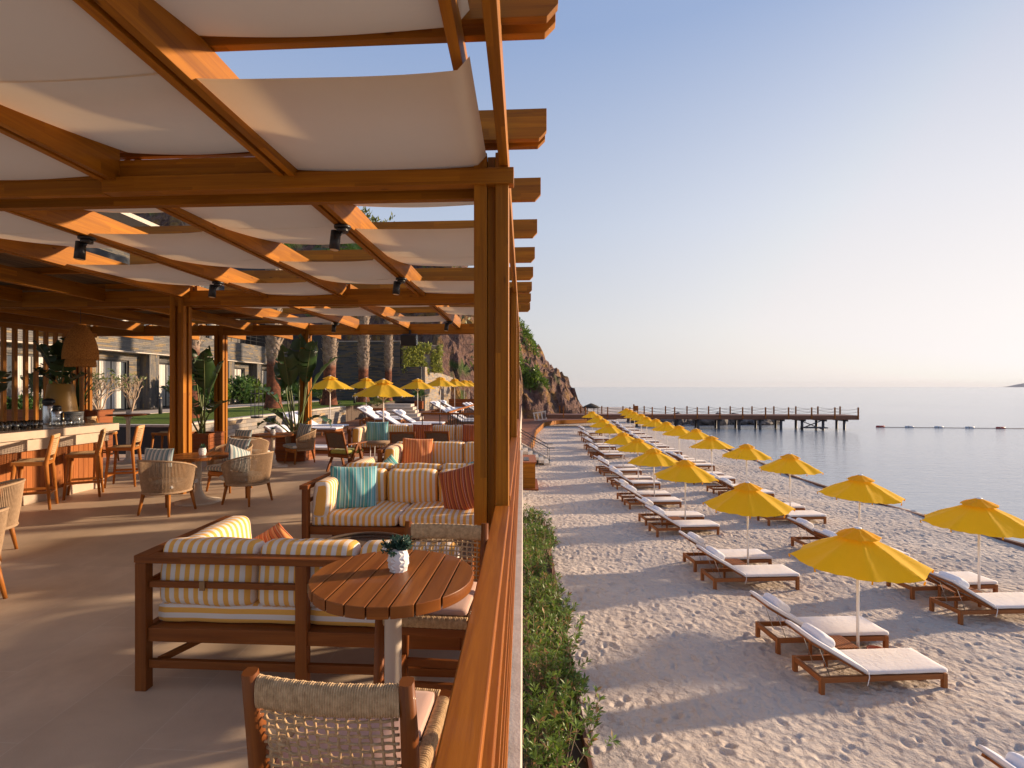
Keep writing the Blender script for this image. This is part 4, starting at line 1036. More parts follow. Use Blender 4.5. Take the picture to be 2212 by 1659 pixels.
def spiky(loc,n,L,label,mat,name='flax_plant'):
    m=MB()
    for i in range(n):
        az=random.uniform(0,2*PI); le=random.uniform(.05,.75); l=L*random.uniform(.7,1.1); p=Vector((0,0,0)); d=Vector((math.cos(az),math.sin(az),0)); sd_=Vector((-d.y,d.x,0)); prev=None
        for k in range(9):
            t=k/8; an=le+.5*t*t; w=.028*(1-t)**.6+.001; b=len(m.v); m.v+=[tuple(p-sd_*w),tuple(p+sd_*w)]
            if prev is not None: m.f.append((prev,prev+1,b+1,b)); m.sm.append(True); m.uv.append([(0,0)]*4)
            prev=b; p=p+(d*math.sin(an)+Vector((0,0,math.cos(an))))*l/8
    o=m.build(name,mat,None,loc=loc); tag(o,label,'plant'); return o
spiky((-10.6,12.1,1.1),34,.95,'spiky dark flax plant in the long planter left of the ochre vase',L_dk)
# ---------------------------------------------------------------- parasols and loungers
def umbrella(name,ribs,group,dia=2.16):
    o=empty(name,(0,0,0),0,None,'umbrella',group)
    Rr=dia/2; N=8; top=2.30; rim=top-.52
    def f(u,v,r0=.03,r1=Rr,z0=top,z1=rim,sc=.05):
        a=2*PI*u; k=u*N; fr=k-math.floor(k); e=4*fr*(1-fr)       # 0 at a rib, 1 mid gore
        # straight chord between ribs gives the octagon
        a0=2*PI*math.floor(k)/N; a1=a0+2*PI/N
        cx=math.cos(a0)*(1-fr)+math.cos(a1)*fr; cy=math.sin(a0)*(1-fr)+math.sin(a1)*fr
        r=r0+(r1-r0)*v*(1-.035*e*v)
        z=z0+(z1-z0)*(v**1.08)-sc*e*v*(1-.35*v)+.010*math.sin(a*11+v*6)*v+.008*math.sin(a*23+v*13)*v+.012*noise.noise(Vector((math.cos(a)*3,math.sin(a)*3,v*4)))*v
        return (r*cx,r*cy,z)
    m=MB(); m.grid(lambda u,v:f(u%1 if u<1 else .99999,v),64,12)
    c=m.build('canopy',F_yel,o,weld=True); 
    m=MB(); m.grid(lambda u,v:f(u%1 if u<1 else .99999,v,.045,.36,top+.075,top-.065,.022),48,5); m.build('vent_cap',F_yel,o,weld=True)
    # hanging ties / valance flaps at the rib tips
    m=MB()
    for k in range(N):
        a=2*PI*k/N; p=Vector((Rr*math.cos(a),Rr*math.sin(a),rim)); m.tube([p*1.0,p*.985+Vector((0,0,-.03-.0*rim))],[.012,.016],6)
    m.each('tip_pocket',White if ribs else F_yel,o)
    MB().tube([(0,0,-.25),(0,0,top+.05)],.024,12).build('pole',White,o); MB().lathe([(.06,top+.065),(.055,top+.085),(.0,top+.095)],16).build('finial',White,o)
    MB().tube([(0,0,rim-.20),(0,0,rim-.13)],.04,12).build('hub',White,o)
    if ribs:
        for k in range(N):
            a=2*PI*k/N; m=MB(); m.bar((.03*math.cos(a),.03*math.sin(a),top-.02),(Rr*.985*math.cos(a),Rr*.985*math.sin(a),rim-.012),.014,.022); m.bar((.03*math.cos(a),.03*math.sin(a),rim-.16),(Rr*.5*math.cos(a),Rr*.5*math.sin(a),(top+rim)/2-.03),.01,.016); m.build('rib',White,o)
    return o
def lounger(name,group):
    o=empty(name,(0,0,0),0,None,'lounger',group)
    L=2.12; W=.74; x0=-L/2; x1=L/2; hx=x0+.36*L; zt=.29
    for sx in(x0+.035,x1-.035):
        for sy in(-1,1): MB().box((sx,sy*(W/2-.033),.125),(.07,.066,.33)).build('leg',W_lng,o,bevel=.004)
    for sy in(-1,1): MB().box((0,sy*(W/2-.03),zt-.045),(L-.14,.045,.085),L=0).build('side_rail',W_lng,o,bevel=.004)
    for sx in(x0+.03,x1-.03): MB().box((sx,0,zt-.045),(.05,W-.134,.085),L=1).build('end_rail',W_lng,o,bevel=.004)
    MB().box(((hx+x1)/2,0,zt-.03),(x1-hx-.12,W-.12,.03)).build('slat_base',W_lng,o)
    an=R(31); d=Vector((-math.cos(an),0,math.sin(an))); up=Vector((math.sin(an),0,math.cos(an))); Lb=1.04
    h=Vector((hx,0,zt+.01)); rot=Matrix((-d,Vector((0,1,0)),up)).transposed()
    m=MB()
    for sy in(-1,1): m.box(h+d*Lb/2+Vector((0,sy*(W/2-.09),0)),(Lb,.035,.04),rot)
    for q in(.12,.5,.95): m.box(h+d*Lb*q,(.05,W-.2,.03),rot)
    m.build('back_frame',W_lng,o)
    MB().cushion(((hx+x1)/2+.01,0,zt+.045),(x1-hx+.01,W-.03,.065),.02,.006,10).build('seat_mattress',F_white,o,weld=True)
    MB().cushion(h+d*(Lb/2+.01)+up*.055,(Lb+.05,W-.04,.06),.02,.006,10,rot=rot).build('back_mattress',F_white,o,weld=True)
    MB().box(h+d*(Lb/2+.01)+up*.024,(Lb+.045,W-.05,.012),rot).build('mattress_backing',F_under,o)
    MB().cushion(h+d*(Lb*.70)+up*.135,(.32,.50,.15),.07,.02,10,rot=rot).build('head_pillow',F_pillow,o,weld=True)
    m=MB(); 
    for sy in(-1,1): m.tube([h+d*.78+Vector((0,sy*.2,-.02)),(hx-.50,sy*.2,zt-.06)],.007,5)
    m.each('prop_stay',Steel,o)
    m=MB(); m.tube([(hx+.02,-W/2-.004,zt+.07),(hx+.03,-W/2-.012,zt),(hx+.01,-W/2-.01,zt-.1),(hx-.01,-W/2-.015,zt-.14)],.007,5); m.build('tie_strap',F_pillow,o)
    return o
def ltable(name,group):
    o=empty(name,(0,0,0),0,None,'side table',group); m=MB()
    for i in range(12): m.box((-.292+.053*i,0,.335),(.045,.46,.02),L=1)
    m.build('slatted_top',W_lng,o); m=MB()
    m.box((0,-.215,.29),(.56,.025,.06)); m.box((0,.215,.29),(.56,.025,.06)); m.each('apron',W_lng,o)
    for sx in(-1,1):
        for sy in(-1,1): MB().box((sx*.275,sy*.205,.13),(.045,.045,.36)).build('leg',W_lng,o)
    return o
def bowl(name): 
    return MB().lathe([(.09,0),(.10,.01),(.15,.11),(.165,.12),(.165,.145),(.15,.145),(.135,.11),(.09,.04),(0,.035)],24).build(name,Terra,None)
ORD=['first','second','third','fourth','fifth','sixth','seventh','eighth','ninth','tenth','eleventh','twelfth','thirteenth','fourteenth']
def fromtop(u,v,ztop=SAND+2.37):
    d=1150*(EYE-ztop)/(v-835); r=(u-1062)/1150*d; c,s=math.cos(R(3.384)),math.sin(R(3.384)); return (r*c-d*s,r*s+d*c)
rowA=[fromtop(*p) for p in[(1853,1141),(1616,1045),(1480,993),(1414,966),(1379,946),(1346,932),(1317,914),(1303,905),(1292,896),(1280,889)]]
rowB=[fromtop(*p) for p in[(2115,1077),(1853,1024),(1707,982),(1612,957),(1539,941),(1503,926),(1467,920),(1441,911),(1416,904.6),(1397,899),(1385,894),(1371,889.5),(1361,885.5),(1352,882)]]
um=umbrella('beach_umbrella',False,'yellow parasols standing in two rows on the sand'); lo=lounger('sun_lounger','white loungers in pairs on the sand'); tb=ltable('lounger_table','slatted side tables between the loungers')
first=True
for rn,row,rl in(('A',rowA,'left'),('B',rowB,'seaward')):
    for i,(x,y) in enumerate(row):
        uo=place(um,(x,y,SAND),random.uniform(-.3,.3)+R(12),f'yellow parasol, {ORD[i]} from the viewer in the {rl} beach row',first,'yellow parasols of the %s row on the sand'%rl)
        if i: uo.rotation_euler.x=random.gauss(0,.018); uo.rotation_euler.y=random.gauss(0,.018); uo.scale=(1,1,random.uniform(.98,1.02))
        rz=R(7 if rn=='A' else 6)+random.uniform(-.02,.02)
        dn=-.26 if rn=='A' else -.3
        place(lo,(x+dn,y-.68,SAND),rz,f'white lounger on the near side of the {ORD[i]} parasol in the {rl} row',first,'white loungers of the %s beach row'%rl)
        place(lo,(x+dn-.06,y+.62,SAND),rz+random.uniform(-.02,.02),f'white lounger on the far side of the {ORD[i]} parasol in the {rl} row',False,'white loungers of the %s beach row'%rl)
        place(tb,(x-.45,y-.03,SAND+.0),rz,f'slatted table by the pole of the {ORD[i]} parasol in the {rl} row',first)
        if i<5:
            b=bowl('terracotta_bowl'); b.location=(x+.40,y+.10,SAND+.02); tag(b,f'terracotta bowl beside the pole of the {ORD[i]} parasol in the {rl} row','bowl','terracotta bowls by the parasol poles')
        first=False
place(lo,(6.28,6.05,SAND),R(7),'white lounger cut off by the lower right corner of the photo',False,'white loungers of the left beach row')
# deck parasols and loungers (left, beyond the terrace)
DZ=-.25
def fromz(u,v,z):
    d=1150*(EYE-z)/(v-835); r=(u-1062)/1150*d; c,s=math.cos(R(3.384)),math.sin(R(3.384)); return (r*c-d*s,r*s+d*c)
du=umbrella('deck_umbrella',True,'yellow parasols on the timber deck',2.2)
def aty(u,Y):
    a=(u-1062)/1150; c,s=math.cos(R(3.384)),math.sin(R(3.384)); d=Y/(a*s+c); return d*(a*c-s)
decks=[(713,24.6,.08,'leftmost yellow parasol on the deck in front of the palm trunks'),(791,31.0,.10,'smaller yellow parasol between the leftmost and the largest on the deck'),(828,18.8,-.16,'largest and nearest yellow parasol on the deck'),(902,31.5,.05,'yellow parasol just right of the nearest one on the deck'),(951,34.0,.20,'yellow parasol third from the tall post on the deck'),(982,44,.25,'small yellow parasol near the slatted cabana on the deck'),(1003,50,.2,'tiny far yellow parasol nearest the tall post'),(1013,54,.2,'farthest yellow parasol mostly behind the tall post')]
for i,(u,Y,dz,l) in enumerate(decks):
    place(du,(aty(u,Y),Y,DZ+dz*1.0),R(10)+random.uniform(-.1,.1),l,i==0)
dl=[(-8.2,20.4,'near one of the lounger pair under the leftmost deck parasol'),(-8.4,21.7,'far one of the lounger pair under the leftmost deck parasol'),
(-7.1,26.5,'near one of the lounger pair by the stone wall on the deck'),(-7.4,28.0,'far one of the lounger pair by the stone wall on the deck'),
(-5.0,22.3,'near lounger of the pair behind the farthest sofa cushions'),(-4.6,23.6,'far lounger of the pair behind the farthest sofa cushions'),
(-5.6,13.9,'lounger with its folded towel just behind the dark armchair'),
(-2.6,25.0,'lounger behind the horizontal dark railing on the deck, near one'),(-2.6,26.4,'lounger behind the horizontal dark railing on the deck, far one'),
(-5.2,36.5,'lounger right of the pale steps on the deck, near one'),(-5.3,38.0,'lounger right of the pale steps on the deck, middle one'),(-5.2,40.5,'lounger right of the pale steps on the deck, far one'),
(-2.6,33.5,'lounger behind the sloping handrail, first of four'),(-2.6,35.0,'lounger behind the sloping handrail, second of four'),(-2.4,39.0,'lounger behind the sloping handrail, third of four'),(-2.4,41.0,'lounger behind the sloping handrail, fourth of four')]
for i,(x,y,l) in enumerate(dl):
    place(lo,(x,y,DZ),R(-3)+random.uniform(-.04,.04),'white '+l,False,'white loungers on the timber deck')
place(tb,(-8.3,21.0,DZ),0,'slatted side table between the loungers of the leftmost deck parasol',False); place(tb,(-7.3,27.2,DZ),0,'slatted side table between the loungers by the stone wall',False)
# deck railings
def deckrail(pts,label):
    a,b=Vector(pts[0]),Vector(pts[1]); o=empty('deck_railing',a,0,label,'railing'); q=b-a; n=max(2,int(q.length/.45))
    MB().bar((0,0,0),q,.07,.05).build('handrail',W_rail,o,bevel=.004)
    for i in range(n+1):
        p=q*(i/n); MB().box((p.x,p.y,p.z/1-.62),(.025,.025,1.2)).build('baluster',Black,o)
    m=MB(); m.bar((0,0,-1.1),q-Vector((0,0,1.1)),.03,.03); m.build('lower_rail',Black,o); return o
deckrail([(-2.15,15.2,.95),(-1.85,33,.95)],'dark railing with a brown handrail running away along the deck')
deckrail([(-2.9,15.2,.92),(-.35,15.2,.92)],'dark railing crossing behind the farthest sofa')
# steps on the deck
o=empty('deck_steps',(-6.6,31,-.25),0,'pale stone steps climbing from the deck beside the small palm planter','steps')
for i in range(5): MB().box((-.28*i-.3,.0+.9*i*.9,.08+.165*i),(1.9-.05*i,1.1,.165)).build('step',Ledge,o,bevel=.006)
# planters beyond
o=boxplanter((-7.0,35.5,.2),(.5,.5,.5),'small planter box with a palm at the top of the deck steps')
boxplanter((-3.9,46,-.2),(5,.6,.8),'long planter box in front of the far pale wall')
def fanpalm(loc,h,n,label,mat=L_shrub,name='small_palm',L=.8):
    o=empty(name,loc,0,label,'plant'); m=MB(); s=MB()
    for i in range(n):
        az=random.uniform(0,2*PI); le=random.uniform(.1,1.35); d=Vector((math.cos(az)*math.sin(le),math.sin(az)*math.sin(le),math.cos(le))); c=Vector((0,0,h)); e=c+d*L*.55*random.uniform(.7,1.1); s.tube([c,e],.008,4)
        sd_=d.cross(Vector((0,0,1))).normalized(); up=sd_.cross(d)
        for k in range(13):
            t=(k-6)/6*1.25; q=(d*math.cos(t)+sd_*math.sin(t)+up*.15).normalized(); l=L*.55*(1-.25*abs(t)); w=q.cross(up).normalized()*.022
            b=len(m.v); m.v+=[tuple(e-w*.3),tuple(e+q*l*.6-w),tuple(e+q*l-Vector((0,0,.08*L))),tuple(e+q*l*.6+w)]; m.f.append((b,b+1,b+2,b+3)); m.sm.append(False); m.uv.append([(0,0)]*4)
    m.build('fronds',mat,o); s.build('stalks',Stem,o)
    if h>.15: MB().tube([(0,0,-.1),(0,0,h)],[.12,.08],8).build('trunk',Bark,o)
    return o
fanpalm((-8.1,29.2,.45),.15,26,'small fan palm in the square planter beside the deck steps',L_olive)
fanpalm((-7.0,35.5,.7),.15,24,'small fan palm in the planter at the top of the deck steps')
fanpalm((-13.0,33.5,GZ),.3,30,'bushy small palm at the foot of the second palm trunk',L=1.2)
fanpalm((-12.6,29.5,GZ),.3,26,'low palm bush between the two thickest palm trunks',L=1.1)
spiky((-3.4,46,.5),60,1.2,'green hedge plants in the long far planter box',L_shrub,'planter_hedge')
# ---------------------------------------------------------------- palms
def palm(loc,h,r,label,crown=True):
    o=empty('palm_tree',loc,0,label,'tree','tall palms on the lawn'); m=MB(); n=20; K=int(h/.13); rows=[]
    random.seed(int(loc[0]*10))
    def rad(z): return r*(1+.45*math.exp(-z/.4))*(1.0 if z<2.6 else 1.06)
    m.grid(lambda u,v:(rad(h*v)*math.cos(2*PI*u)+.05*math.sin(v*3),rad(h*v)*math.sin(2*PI*u),h*v),n,60)
    m.build('trunk',Bark,o)
    m=MB()
    for j in range(K):       # cut frond bases in a spiral
        z=2.5+j*.125 if j*.125+2.5<h else None
        if z is None: break
        for k in range(9):
            a=2*PI*(k+.5*(j%2)+random.uniform(-.15,.15))/9; d=Vector((math.cos(a),math.sin(a),0)); t=Vector((-d.y,d.x,0)); p=d*rad(z)*.92+Vector((.05*math.sin(z/h*3),0,z)); l=random.uniform(.16,.30); w=r*.30; out=random.uniform(.05,.20)
            b=len(m.v); tip=p+Vector((0,0,l))+d*out+t*random.uniform(-.08,.08)
            m.v+=[tuple(p-t*w),tuple(p+t*w),tuple(tip+t*w*.45),tuple(tip-t*w*.45),tuple(p+d*.035+Vector((0,0,.02)))]
            for q in((0,1,2,3),(0,3,4),(1,4,2),(4,3,2)): m.f.append(tuple(b+x for x in q)); m.sm.append(False); m.uv.append([(0,0)]*len(q))
    m.build('frond_stubs',Bark,o)
    if crown:
        P=[]; V=[];F=[]
        for i in range(34):
            az=random.uniform(0,2*PI); le=random.uniform(.1,2.5); d=Vector((math.cos(az)*math.sin(le),math.sin(az)*math.sin(le),math.cos(le))); c=Vector((0,0,h)); L=1.9; e=c+d*L*.55
            sd_=d.cross(Vector((0,0,1))).normalized(); up=sd_.cross(d)
            for k in range(17):
                t=(k-8)/8*1.4; q=(d*math.cos(t)+sd_*math.sin(t)).normalized(); l=L*.6*(1-.2*abs(t)); w=q.cross(up).normalized()*.045; b=len(V)
                V+=[e-w*.3,e+q*l*.6-w,e+q*l-Vector((0,0,.3)),e+q*l*.6+w]; F.append((b,b+1,b+2,b+3))
        quick([tuple(v) for v in V],F,'crown',L_shrub,o)
    return o
for u,v,h,r,l in((413,903,9.5,.24,'slender palm just right of the timber post in the garden'),(590,882,9.6,.33,'thick palm with a reddish base nearest the strelitzia'),(711,875,9.5,.36,'palm with the broadest flared base behind the leftmost deck parasol'),(784,869,9.5,.34,'palm third from the right post, before the slate wall'),(838,866,9.5,.26,'thinnest and farthest palm before the slate wall')):
    x,y=fromz(u,v,GZ); palm((x,y,GZ),h,r,l)
# ---------------------------------------------------------------- buildings and far walls
DarkP=M('dark_panel',(.035,.037,.042),.7); Frame=M('window_frame',(.03,.03,.032),.4)
Curt=M('curtain',(.60,.57,.52),.9); tcu=NT(Curt); tcu.bump(tcu.noise(tcu.vec('Object',(1,9,.02)),1,1),1,.08)
tcu.col(tcu.ramp(tcu.noise(tcu.vec('Object',(1,12,.02)),1,1),[(.35,(.42,.40,.36)),(.6,(.68,.65,.60))]))
bd=empty('stone_building',(-19,26,GZ),0,'long stone clad hotel building with dark windows behind the garden','building')
def bw(mb,name,mat,**k): return mb.build(name,mat,bd,loc=(19,-26,-GZ),**k)
BX=-19.0
wins=[(19.6,2.1),(23.6,2.1),(27.4,1.6),(31.0,1.6),(34.5,1.7),(38.2,1.6)]
z0,zl,z1=GZ,3.35,4.55
edges=[6.0]+[e for y,w in wins for e in(y-w/2,y+w/2)]+[41.0]
m=MB()
for i in range(0,len(edges),2):
    a,b=edges[i],edges[i+1]; m.box((BX-.2,(a+b)/2,(z0+2.7+GZ*0)/2+.0),(.4,b-a,2.1),L=1) if False else m.box((BX-.2,(a+b)/2,(z0+2.95)/2),(.4,b-a,2.95-z0),L=1)
m.box((BX-.2,23.5,3.15),(.401,35,.401),L=1)
m.build('wall',S_bld,bd,loc=(19,-26,-GZ))
bw(MB().box((BX+.05,23.5,3.95),(.9,35.2,1.2),L=1),'upper_band',S_bld); bw(MB().box((BX+.1,23.5,3.33),(1.05,35.3,.05)),'lintel_edge',Ledge)
m=MB()
for y in(21.8,25.7,29.3,32.8,36.4): m.box((BX+.25,y,(z0+3.3)/2),(.52,.7,3.3-z0),L=2)
m.each('pier_block',S_bld,bd,loc=(19,-26,-GZ))
for y,w in wins:
    f=empty('window',(0,0,0)); del f
    m=MB(); H0,H1=z0,2.94
    for dy in(-w/2+.05,0.02,w/2-.05): m.box((BX-.12,y+dy,(H0+H1)/2),(.08,.07,H1-H0))
    m.box((BX-.12,y,H1-.04),(.085,w,.07)); fr=bw(m,'window',Frame)
    g=MB().box((BX-.16,y,(H0+H1)/2),(.012,w-.1,H1-H0-.06)).build('pane',Win,fr); g.data.materials[0]=Win
    cu=MB().box((BX-.10,y-.02,(H0+H1)/2),(.01,w*.62,H1-H0-.14)).build('curtain',Curt,fr)
bw(MB().box((BX-3,23.5,z1-.05),(5.2,35,.1)),'balcony_floor',Ledge)
# set back upper storeys
m=MB(); m.box((BX-2.9,23.5,6.1),(.4,34,3.2),L=1); bw(m,'upper_wall',S_bld)
for y in(20.5,24.5,28.5,32.5,36.5):
    m=MB(); w=2.4
    for dy in(-w/2,0,w/2): m.box((BX-2.66,y+dy,5.7),(.08,.07,2.2))
    m.box((BX-2.66,y,6.8),(.085,w+.07,.07)); fr=bw(m,'window',Frame); MB().box((BX-2.68,y,5.7),(.02,w,2.15)).build('pane',Win,fr); MB().box((BX-2.655,y-.3,5.7),(.008,w*.5,2.1)).build('curtain',Curt,fr)
bw(MB().box((BX-1.9,23.5,7.85),(3.0,35,.35)),'roof_slab',DarkP); bw(MB().box((BX-5.2,19.5,9.7),(.4,26,3.4),L=1),'top_wall',S_dark); bw(MB().box((BX-4.6,19.5,11.5),(2.4,27,.25)),'top_roof',Ledge)
m=MB()
for k in range(44): m.box((BX+.42,6.5+.8*k,5.0),(.03,.03,1.0))
m.box((BX+.42,23.5,5.5),(.05,34.6,.04)); m.box((BX+.42,23.5,5.1),(.02,34.6,.02)); m.box((BX+.42,23.5,4.85),(.02,34.6,.02)); bw(m,'balcony_railing',Black)
bw(MB().box((BX-4.5,40.8,5.9),(8.2,.4,10.5),L=0),'end_wall',DarkP)
for y,zz,l in((16.5,8.3,0),): bw(MB().bar((BX-2.4,15.5,8.2),(BX-2.4,17.8,11.2),.5,.25),'stair_flank',Ledge)
sw=empty('slate_wall',(-12,42,GZ),0,'dark slate clad wall in shade behind the far palms','wall')
def sww(mb,name,mat): return mb.build(name,mat,sw,loc=(12,-42,-GZ))
sww(MB().box((-12.6,42.2,2.9),(5.6,.4,4.8),L=0),'wall_face',S_dark); sww(MB().box((-8.95,42.21,1.9),(1.7,.41,2.75),L=0),'low_wall',S_dark); sww(MB().box((-17.0,42.1,3.3),(3.2,.4,6.2),L=0),'dark_panel',DarkP)
sww(MB().box((-12.6,42.2,5.33),(5.7,.5,.06)),'coping',Ledge)
lw=empty('far_pale_wall',(-8,52,0),0,'sunlit pale stone wall running back from the slate wall','wall')
m=MB(); m.prism([(42.3,-.3),(64,-.3),(64,2.3),(50,2.9),(42.3,3.3)],-.15,.15,fr=lambda a,b,c:(-8.0+c+ (a-42.3)*.03+8,a-52,b)); m.build('wall_face',S_gar,lw)
tr2=empty('roof_terrace_railing',(-12,43,5.4),0,'thin dark railing of the roof terrace above the slate wall','railing')
m=MB()
for k in range(22): MB().box((-4+.5*k,0,.5),(.03,.03,1.0)).build('baluster',Black,tr2)
m.box((1.2,0,1.0),(10.6,.05,.04)); m.box((1.2,0,.5),(10.6,.02,.02)); m.build('top_rail',Black,tr2)
vw=empty('vine_wall',(-8.3,43.3,2.95),R(38),'yellow green climbing vines covering the wall above the pale wall','vine')
MB().box((0,0,1.05),(3.6,.3,2.3)).build('trellis',S_gar,vw)
P=[]
for _ in range(4200):
    x=random.uniform(-1.8,1.8); z=random.uniform(-.1,2.3); 
    if noise.noise(Vector((x*2.2,0,z*.6)))>-.18: P.append((x,-.18-random.uniform(0,.22),z))
leafcloud(P,.12,'leaves',L_vine,vw,up=-.4)
# shrubs along the path
def shrub(loc,size,n,leaf,label,mat=L_shrub,name='shrub',group=None,twigs=0,low=0):
    o=empty(name,loc,0,label,'shrub',group); P=[]; lobes=[(random.uniform(-.3,.3)*size[0],random.uniform(-.3,.3)*size[1],random.uniform(.35,.75)*size[2],random.uniform(.28,.5)) for _ in range(7)]
    while len(P)<n:
        l=random.choice(lobes); d=Vector((random.gauss(0,1),random.gauss(0,1),random.gauss(0,1))).normalized()*(random.random()**.35)*l[3]
        p=(l[0]+d.x*size[0],l[1]+d.y*size[1],max(.02,l[2]+d.z*size[2]))
        P.append(p)
    leafcloud(P,leaf,'foliage',mat,o,up=.3)
    m=MB()
    for _ in range(8): 
        a=random.uniform(0,2*PI); m.tube([(0,0,0),(.2*size[0]*math.cos(a),.2*size[1]*math.sin(a),size[2]*.4),(.4*size[0]*math.cos(a),.4*size[1]*math.sin(a),size[2]*.75)],[.02,.012,.005],5)
    m.build('stem',Twig,o); return o
random.seed(5)
names=['leafy green shrub by the path, {} along from the far end','']
for i in range(9):
    y=41.5-i*1.9; shrub((-17.6+random.uniform(-.2,.2),y,GZ),(1.1,1.25,random.uniform(1.2,1.7)),1500,.15,f'green garden shrub beside the path, {ORD[i]} from the slate wall',random.choice([L_shrub,L_hedge]),group='green shrubs lining the garden path')
def bare(loc,h,label,n=9):
    o=empty('bare_shrub',loc,0,label,'shrub','bare branched shrubs'); m=MB(); P=[]
    def grow(p,d,l,r,k):
        q=p+d*l; m.tube([p,p.lerp(q,.5)+Vector((random.uniform(-.03,.03),random.uniform(-.03,.03),0)),q],[r,r*.85,r*.7],5,cap=False)
        if k==0: P.extend([tuple(q+Vector((random.gauss(0,.07),random.gauss(0,.07),random.gauss(0,.07)))) for _ in range(2)]); return
        for _ in range(random.choice((2,2,3))):
            e=(d+Vector((random.gauss(0,.42),random.gauss(0,.42),random.gauss(.12,.25)))).normalized(); grow(q,e,l*random.uniform(.6,.9),r*.68,k-1)
    for _ in range(n): 
        a=random.uniform(0,2*PI); t=random.uniform(.15,.7); grow(Vector((0,0,0)),Vector((math.cos(a)*t,math.sin(a)*t,1)).normalized(),h*.36,.035,3)
    m.build('branch',Twig,o); leafcloud(P,.09,'foliage',L_olive,o); return o
bare((-16.9,20.3,GZ),1.75,'pale bare branched shrub in front of the middle window',8)
bare((-17.3,19.2,GZ),1.45,'pale bare shrub left of the middle window',4)
bare((-17.0,22.2,GZ),1.6,'pale branched shrub beside the timber post',5)
for i,(x,y,h,l) in enumerate([(-17.4,17.6,.75,'low green bush under the wicker lamp by the path'),(-17.2,18.7,.6,'low bright green bush left of the bare shrubs'),(-17.8,15.8,1.3,'green bush seen through the slats, right one'),(-17.8,13.6,1.5,'green bush seen through the slats, middle one'),(-17.8,11.2,1.5,'green bush seen through the slats, left one')]): shrub((x,y,GZ),(.9,.9,h),900,.12,l,random.choice([L_shrub,L_hedge]),group='low bushes at the bar side')
# bollard lights and lanterns
for i,(u,v,l) in enumerate([(451/1.302,1161/1.302,'dark bollard light on the lawn near the timber post'),(824/1.302,1150/1.302,'dark bollard light right of the strelitzia by the path'),(997/1.302,1131/1.302,'dark bollard light between the third and second palm'),(1051/1.302,1124/1.302,'dark bollard light just behind the third palm')]):
    x,y=fromz(u,v+3,GZ); b=empty('bollard_light',(x,y,GZ),0,l,'lamp','dark bollard lights along the garden path'); MB().lathe([(.07,0),(.07,.62)],14).build('post',Dark,b); MB().lathe([(.07,.66),(.072,.70),(0,.71)],14).build('cap',Dark,b); MB().lathe([(.05,.62),(.05,.66)],12).build('lens',Cream,b)
for i,(u,v,l) in enumerate([(555,903,'black wire lantern on the wall top left of the palm base'),(952/1.302-1,1136/1.302,'black wire lantern between the second and third palm')]):
    x,y=fromz(u,v,GZ); b=empty('lantern',(x,y,GZ),0,l,'lantern','black wire lanterns'); MB().box((0,0,.03),(.3,.3,.06)).box((0,0,.85),(.3,.3,.03)).build('base',Black,b)
    m=MB()
    for sx in(-1,0,1):
        for sy in(-1,1): m.bar((sx*.14,sy*.14,0),(sx*.14,sy*.14,1.0),.015,.015)
    m.build('cage',Black,b)
# slatted cabana far on the deck
cb=empty('slatted_cabana',(-2.6,52,-.2),0,'orange slatted timber cabana at the far end of the deck','cabana')
for k in range(22): MB().box((-2.0+.19*k,0,1.35),(.07,.07,2.7)).build('slat',W_per,cb)
m=MB(); m.box((0,0,2.75),(4.4,.15,.12)); m.box((-2.1,2,2.75),(.12,4,.12)); m.box((2.1,2,2.75),(.12,4,.12)); m.build('frame',W_per,cb)
m=MB(); 
for k in range(10): m.box((-2.1,.4+.4*k,1.35),(.07,.07,2.7))
m.build('side_slats',W_per,cb)
# ---------------------------------------------------------------- hedge below the terrace
P=[];D=[]
HB=SAND+.15
m=MB(); P=[]; Pd=[]
def hedge_plant(x,y,h,n):
    for s in range(n):
        a=random.uniform(0,2*PI); t=abs(random.gauss(0,.33)); d=Vector((math.cos(a)*t+.06,math.sin(a)*t,1)).normalized(); L=h*random.uniform(.65,1.1); b=Vector((x,y,HB)); e=b+d*L
        st.append((b,e))
        K=random.randint(11,17)
        for k in range(K):    # whorl of narrow leaves at the shoot end
            q=1-.42*random.random()**1.5 if k<K-5 else 1; p=b.lerp(e,q); a2=k*2.4+random.uniform(-.3,.3); el=random.uniform(.15,1.0) if q==1 else random.uniform(.3,1.0)
            o_=d.orthogonal().normalized(); o_.rotate(Matrix.Rotation(a2,3,d)); v=(o_*math.cos(el)+d*math.sin(el)).normalized(); l=random.uniform(.075,.135); w=v.cross(d).normalized()*l*.15
            dst=Lv if random.random()>.11 else Ld
            dst.append((p,p+v*l*.55+w,p+v*l-Vector((0,0,.008)),p+v*l*.55-w))
hp=0; random.seed(3)
y=3.4; hedges=[]
while y<17.3:
    st=[];Lv=[];Ld=[]
    o=empty('hedge_shrub',(0,0,0),0,None,'shrub','evergreen shrubs under the terrace edge')
    yy=y
    while yy<y+1.38:
        gap=noise.noise(Vector((yy*.9,0,5)))
        for x in(.12,.33,.54,.74):
            x=x+random.uniform(-.1,.1); hh=.62+.40*noise.noise(Vector((x*2.2,yy*1.5,0)))+(.1 if x<.6 else -.05)
            if x>.5 and gap<.02: continue
            hedge_plant(x,yy+random.uniform(-.1,.1),hh,7)
        yy+=.23
    for L_,nm,mt in((Lv,'foliage',L_hedge),(Ld,'dry_leaves',L_dry)):
        V=np.array([[tuple(q) for q in t] for t in L_]).reshape(-1,3); quick(V,np.arange(len(V)).reshape(-1,4),nm,mt,o)
    m=MB()
    for a,b in st[::2]: m.tube([a,b],[.007,.003],4,cap=False)
    m.build('stems',Twig,o)
    hedges.append(o); y+=1.4
for i,o in enumerate(hedges): o['label']=f'evergreen shrub below the terrace edge, {ORD[i]} from the viewer'
